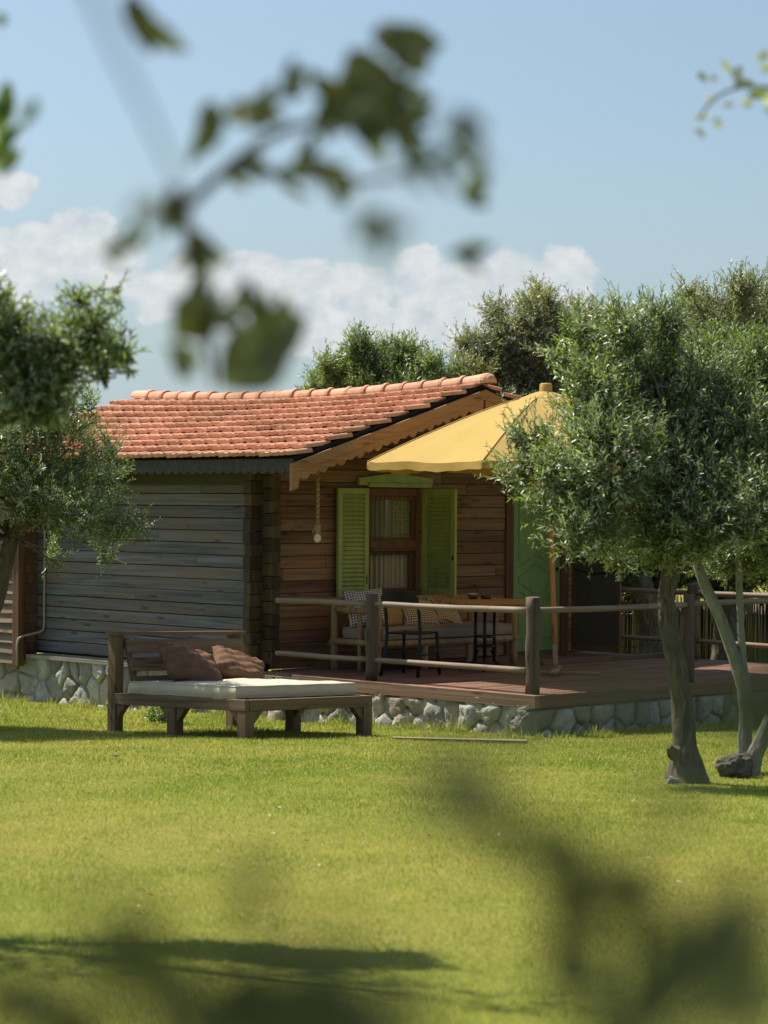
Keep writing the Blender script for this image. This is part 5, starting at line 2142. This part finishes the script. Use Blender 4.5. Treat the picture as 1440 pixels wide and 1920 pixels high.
def build_foreground():
    rd = random.Random(4)
    # overhanging bough, top centre
    d = 2.2
    base = at(200, -60, d)
    t = thing('olive_bough', 'blurred olive bough hanging down across the middle of the sky', 'branch', base, 0, 'blurred foreground boughs')
    leaves = [(235, -10, 285, 105, 48, d), (395, 185, 398, 285, 46, d), (420, 222, 470, 205, 40, d), (450, 225, 520, 190, 44, d), (520, 190, 590, 130, 34, d), (580, 135, 650, 215, 40, d),
              (655, 90, 700, 230, 50, d), (640, 190, 720, 215, 70, d), (690, 150, 690, 280, 80, d), (640, 215, 760, 240, 70, d), (720, 40, 735, 90, 52, d), (745, 60, 800, 140, 66, d), (770, 60, 810, 100, 44, d), (700, 260, 820, 180, 40, d),
              (415, 325, 500, 290, 30, d), (500, 330, 610, 312, 26, d), (600, 315, 675, 360, 30, d), (745, 310, 850, 305, 34, 1.55), (860, 200, 875, 280, 38, 1.5), (865, 370, 920, 335, 36, d), (665, 400, 745, 450, 44, 1.45),
              (840, 480, 925, 462, 26, d), (190, 470, 275, 455, 26, d), (315, 365, 335, 430, 34, d), (355, 430, 385, 500, 44, d), (330, 560, 400, 640, 70, d), (375, 620, 470, 570, 34, d), (310, 650, 380, 680, 34, d),
              (415, 725, 540, 615, 112, d), (470, 700, 575, 590, 76, d), (345, 590, 420, 560, 40, d), (366, 430, 386, 560, 26, d), (376, 530, 392, 640, 24, d), (640, 130, 720, 260, 60, d), (600, 170, 700, 240, 56, d), (690, 210, 790, 250, 44, d), (700, 120, 760, 230, 46, d), (735, 40, 770, 120, 56, d), (265, 380, 300, 420, 50, 1.4), (850, 240, 870, 330, 26, 1.4), (560, 300, 640, 320, 20, d)]
    more = []
    for (x0, y0, x1, y1, w, dd) in leaves:
        for _ in range(3):
            L = math.hypot(x1 - x0, y1 - y0)
            a = math.atan2(y1 - y0, x1 - x0) + rd.choice((-1, 1)) * rd.uniform(0.5, 1.1)
            l = L * rd.uniform(0.45, 0.85)
            f = rd.uniform(0, 0.7)
            xs, ys = x0 + (x1 - x0) * f, y0 + (y1 - y0) * f
            more.append((xs, ys, xs + math.cos(a) * l, ys + math.sin(a) * l, min(w * 0.6, 30), dd * rd.uniform(0.94, 1.06)))
    leaves += more
    stems = [([(150, -60, 1.2), (230, 120, 1.25), (300, 260, 1.35), (345, 380, 1.7)], 0.0022),
             ([(330, 360, 1.8), (352, 430, 2.0), (376, 500, d), (385, 600, d), (400, 720, d)], 0.0065),
             ([(345, 390, 2.0), (420, 320, d), (520, 240, d), (640, 225, d), (720, 190, d), (790, 110, d)], 0.0055),
             ([(420, 320, d), (560, 330, d), (680, 345, d), (800, 320, 1.6), (870, 260, 1.8)], 0.004),
             ([(400, 600, d), (480, 650, d)], 0.003), ([(245, -40, d), (262, 60, d)], 0.003)]
    near_leaves('leaves', leaves, stems, M['leaf_near'], t, base, 1, 1.15)
    # top left edge
    d = 3.2
    base = at(-120, 250, d)
    t = thing('olive_bough', 'small blurred olive sprig entering at the upper left edge', 'branch', base, 0, 'blurred foreground boughs')
    lv = [(-5, 260, 15, 150, 40, d), (-20, 300, 45, 230, 30, d), (0, 330, 40, 280, 34, d), (-20, 230, 20, 190, 40, d), (-10, 320, 20, 260, 44, d), (40, 240, 70, 185, 24, 2.4), (0, 50, 8, 25, 24, d)]
    near_leaves('leaves', lv, [([(-120, 300, d), (-20, 280, d), (30, 255, d)], 0.004)], M['leaf_green'], t, base, 2)
    # top right edge
    d = 4.6
    base = at(1560, 150, d)
    t = thing('olive_bough', 'silvery olive sprig with sunlit glare painted into its leaves, entering at the upper right edge', 'branch', base, 0, 'blurred foreground boughs')
    lv = [(1308, 135, 1325, 155, 13, d), (1352, 112, 1370, 138, 14, d), (1370, 135, 1400, 170, 16, d), (1375, 160, 1415, 155, 16, d), (1302, 220, 1330, 219, 13, d), (1300, 240, 1322, 260, 12, d), (1340, 220, 1350, 245, 16, d),
          (1322, 180, 1340, 195, 16, d), (1330, 150, 1345, 148, 14, d), (1420, 115, 1440, 95, 18, d), (1425, 130, 1450, 125, 20, d), (1355, 200, 1375, 195, 14, d), (1390, 200, 1410, 190, 16, d), (1400, 180, 1440, 175, 20, d),
          (1420, 165, 1450, 200, 20, d), (1380, 125, 1392, 140, 14, d), (1430, 205, 1460, 215, 20, d)]
    near_leaves('leaves', lv, [([(1560, 170, d), (1450, 165, d), (1380, 160, d), (1330, 190, d), (1310, 225, d)], 0.004), ([(1400, 163, d), (1360, 120, d)], 0.003)], M['leaf_lit'], t, base, 3)
    # low shrub shoots close to the lens
    for (lab, bx, lv, st, seed) in (
        ('dark blurred shrub shoots rising at the lower right', 1150,
         [(1000, 1560, 1110, 1640, 90, 0.95), (1040, 1650, 1060, 1560, 90, 0.95), (930, 1550, 1030, 1620, 60, 0.95), (1040, 1640, 1080, 1760, 90, 1.0), (1140, 1620, 1200, 1730, 90, 1.0), (1160, 1720, 1190, 1640, 100, 1.0), (1060, 1880, 1040, 1740, 90, 0.95),
          (1000, 1830, 1150, 1760, 80, .95), (1260, 1840, 1430, 1640, 95, 0.9), (1180, 1900, 1330, 1800, 100, 0.8), (1300, 1960, 1420, 1860, 90, 0.75), (860, 1480, 940, 1590, 60, 0.85), (790, 1420, 830, 1560, 70, .7), (1130, 1950, 1200, 1850, 110, .8),
          (1340, 1920, 1480, 1740, 85, .8), (1220, 1530, 1300, 1430, 60, .75), (900, 1390, 890, 1500, 70, .6)],
         [([(1150, 2100, 0.9), (1100, 1850, .95), (1070, 1640, .95), (980, 1570, .95), (880, 1460, .9)], 0.004), ([(1150, 2050, .95), (1180, 1800, 1.0), (1190, 1640, 1.0)], 0.003), ([(1180, 2100, .8), (1260, 1860, .85), (1420, 1640, .9)], 0.004)], 5),
        ('soft green blurred leaves low in front of the deck corner', 1400,
         [(1320, 1345, 1430, 1310, 90, 0.75), (1380, 1380, 1450, 1280, 110, .75), (1060, 1330, 1200, 1310, 70, .66), (1410, 1330, 1560, 1290, 150, .75), (930, 1345, 1050, 1305, 50, .6), (1160, 1300, 1260, 1330, 60, .66)],
         [([(1600, 1500, .75), (1450, 1360, .75), (1250, 1320, .7), (1000, 1330, .6)], 0.0015)], 6),
        ('dark blurred shrub shoots rising at the lower left', 450,
         [(285, 1860, 285, 1700, 62, 1.0), (300, 1880, 330, 1790, 70, 1.0), (465, 1690, 470, 1600, 46, 0.95), (420, 1930, 560, 1820, 120, .8), (520, 1900, 680, 1810, 120, .8), (600, 1960, 720, 1850, 120, .8), (560, 1960, 620, 1830, 130, .8), (60, 1960, 140, 1830, 110, .75),
          (150, 1960, 210, 1850, 110, .75), (0, 1930, 60, 1800, 80, .8), (180, 1760, 230, 1680, 50, .7), (630, 1800, 640, 1720, 60, .7), (330, 1950, 420, 1860, 110, .8), (740, 1950, 700, 1840, 100, .75), (450, 1960, 430, 1880, 100, .8)],
         [([(300, 2100, 1.0), (295, 1900, 1.0), (285, 1760, 1.0)], 0.004), ([(480, 2100, .9), (475, 1850, .95), (468, 1650, .95)], 0.0025), ([(600, 2100, .8), (590, 1850, .8)], 0.004), ([(130, 2100, .75), (130, 1880, .75)], 0.004)], 7)):
        if seed != 6:
            ex = []
            for (x0, y0, x1, y1, w, z) in lv:
                for _ in range(1 if seed == 5 else 2):
                    a = math.atan2(y1 - y0, x1 - x0) + rd.choice((-1, 1)) * rd.uniform(0.4, 1.0)
                    l = math.hypot(x1 - x0, y1 - y0) * rd.uniform(0.6, 1.0)
                    ex.append((x0, y0, x0 + math.cos(a) * l, y0 + math.sin(a) * l, w * 0.7, z * rd.uniform(0.92, 1.08)))
            lv = lv + ex
            lv = [(a, b, c, e, w, z * 0.78) for (a, b, c, e, w, z) in lv]
            st = [([(x, y, z * 0.78) for (x, y, z) in pts], rr) for pts, rr in st]
        p = at(bx, 2100, 0.9)
        base = Vector((p.x, p.y, float(gz(p.x, p.y))))
        t = thing('shrub', lab, 'shrub', base, 0, 'blurred foreground shrubs')
        near_leaves('leaves', lv, st, M['leaf_near'], t, base, seed, {5: 1.3, 6: 1.3, 7: 1.75}[seed])
        mb = MB()
        foot = [at(*s[0][0]) for s in st]
        for f in foot:
            mb.tube([Vector((f.x, f.y, f.z)) - base, Vector((f.x * .7 + base.x * .3, f.y, (f.z + base.z) / 2)) - base, (0, 0, 0)], [0.005, 0.007, 0.01], 7)
        mb.build('stalk', M['bark'], t)


build_foreground()


# ------------------------------------------------------------------ smaller things on the ground
def rock(name, label, cat, c, size, seed, rz=0):
    rd = np.random.default_rng(seed)
    bm = bmesh.new()
    bmesh.ops.create_icosphere(bm, subdivisions=4, radius=1)
    k = [unit(rd.normal(size=3)) for _ in range(14)]
    h = rd.uniform(0.55, 0.95, 14)
    from mathutils import noise as mn
    for v in bm.verts:
        d = np.array(v.co)
        r = 1.0
        for kk, hh in zip(k, h):
            dt = float(d @ kk)
            if dt > hh:
                r = min(r, hh / dt)
        r *= 1 + 0.16 * mn.noise(Vector(d * 3 + seed)) + 0.12 * mn.noise(Vector(d * 7 + seed)) + 0.05 * mn.noise(Vector(d * 17 + seed))
        v.co = Vector((d[0] * r * size[0], d[1] * r * size[1], d[2] * r * size[2]))
    me = bpy.data.meshes.new(name)
    bm.to_mesh(me)
    bm.free()
    me.materials.append(M['dark_rock'] if name == 'rock' else M['stone'])
    o = bpy.data.objects.new(name, me)
    col.objects.link(o)
    o.location = c
    o.rotation_euler = (0, 0, rz)
    return tag(o, label, cat)


def on_ground(px, Y, dz=0.0):
    x = at(px, 1300, Y).x
    return Vector((x, Y, float(gz(x, Y)) + dz))


rock('rock', 'jagged grey rock at the foot of the twin-stem olive', 'rock', on_ground(1378, 16.9, 0.07), (0.17, 0.13, 0.14), 3)
rock('small_stone', 'small pale stone at the base of the stout olive trunk', 'stone', on_ground(1262, 16.1, 0.02), (0.05, 0.05, 0.045), 8)
rock('pale_pebble', 'tiny pale pebble lying alone on the open lawn', 'pebble', on_ground(217, 17.6, 0.03), (0.018, 0.014, 0.012), 9)

def build_litter():
    n = 170
    x = rng.uniform(-2.6, 3.2, n)
    y = 8 + 13 * rng.uniform(0, 1, n) ** 0.8
    z = gz(x, y) + rng.uniform(0.008, 0.02, n)
    L = rng.uniform(0.02, 0.05, n)
    th = rng.uniform(0, 2 * np.pi, n)
    d = np.stack([np.cos(th), np.sin(th), rng.uniform(-.3, .4, n)], -1) * L[:, None]
    w = np.stack([-np.sin(th), np.cos(th), rng.uniform(-.4, .4, n)], -1) * (L * 0.16)[:, None]
    p = np.stack([x, y, z], -1)
    up = np.array([0, 0, 1.0]) * (L * .15)[:, None]
    V = np.stack([p, p + d * .5 + w + up, p + d, p + d * .5 - w + up], 1)
    k = np.arange(n)[:, None] * 4
    T = np.concatenate([k + np.array([[0, 1, 2]]), k + np.array([[0, 2, 3]])], 0)
    m = leafmat('dry_fallen_leaves', (0.24, 0.18, 0.09), (0.36, 0.31, 0.19), 0.1, 0.6, 0.6)
    o = mesh_np('leaf_litter', V, T, m)
    o['kind'] = 'stuff'


build_litter()

# timber edging lying along the foot of the deck
pl = MB()
pl.b2((0, -0.04, 0), (1.2, 0.04, 0.035), 0.002)
o = pl.build('timber_edging', M['old_wood'], None, 0.004)
p, q = on_ground(735, 20.75, -0.014), on_ground(985, 20.55, -0.014)
o.location = p
o.rotation_euler = (0, 0, math.atan2(q.y - p.y, q.x - p.x))
tag(o, 'flat pale timber strip lying in the grass by the deck', 'plank')

# weeds under the daybed, by the plinth
for (px, Y, n, h, lab) in ((300, 22.6, 60, 0.13, 'leafy green weed by the plinth behind the daybed'),):
    b0 = on_ground(px, Y)
    t = thing('weed_plant', lab, 'weed', b0, 0)
    V, T, ends = sprigs([((0, 0, h * .6), (h * 1.3, h * 1.0, h * .6)), ((h, 0.02, h * .5), (h, h * .8, h * .45))], n, 0.05, 0.03, 8, 0.12, 0.7, 31, 0.1)
    mesh_np('leaves', V, T, M['leaf_green'], t)
    tv, tt = twig_mesh(ends)
    mesh_np('stem', tv, tt, M['leaf_green'], t)


def build_reed_fence():
    Y = 36.0
    x0, x1 = at(1060, 1200, Y).x, at(1700, 1200, Y).x
    t = thing('reed_fence', 'dry cane reed fence behind the deck railing', 'fence', (x0, Y, -0.3), 0)
    rd = random.Random(9)
    mb = MB()
    x = 0
    while x < x1 - x0:
        h = 1.05 + rd.uniform(-.12, .14)
        r = rd.uniform(0.009, 0.016)
        lx = rd.uniform(-.03, .03)
        y = rd.uniform(-.02, .02)
        mb.tube([(x, y, 0), (x + lx * .5, y, h * .5), (x + lx, y, h)], [r, r, r * .8], 5)
        x += rd.uniform(0.016, 0.045)
    mb.build('reeds', M['reed'], t)
    mb = MB()
    for z in (0.3, 0.8):
        mb.tube([(0, -0.035, z), (x1 - x0, -0.035, z)], 0.006, 5)
    mb.build('wire', M['black'], t)
    mb = MB()
    mb.b2((0, 0.05, 0.02), (x1 - x0, 0.07, 0.98))
    mb.build('backing_mat', M['dark'], t)


build_reed_fence()
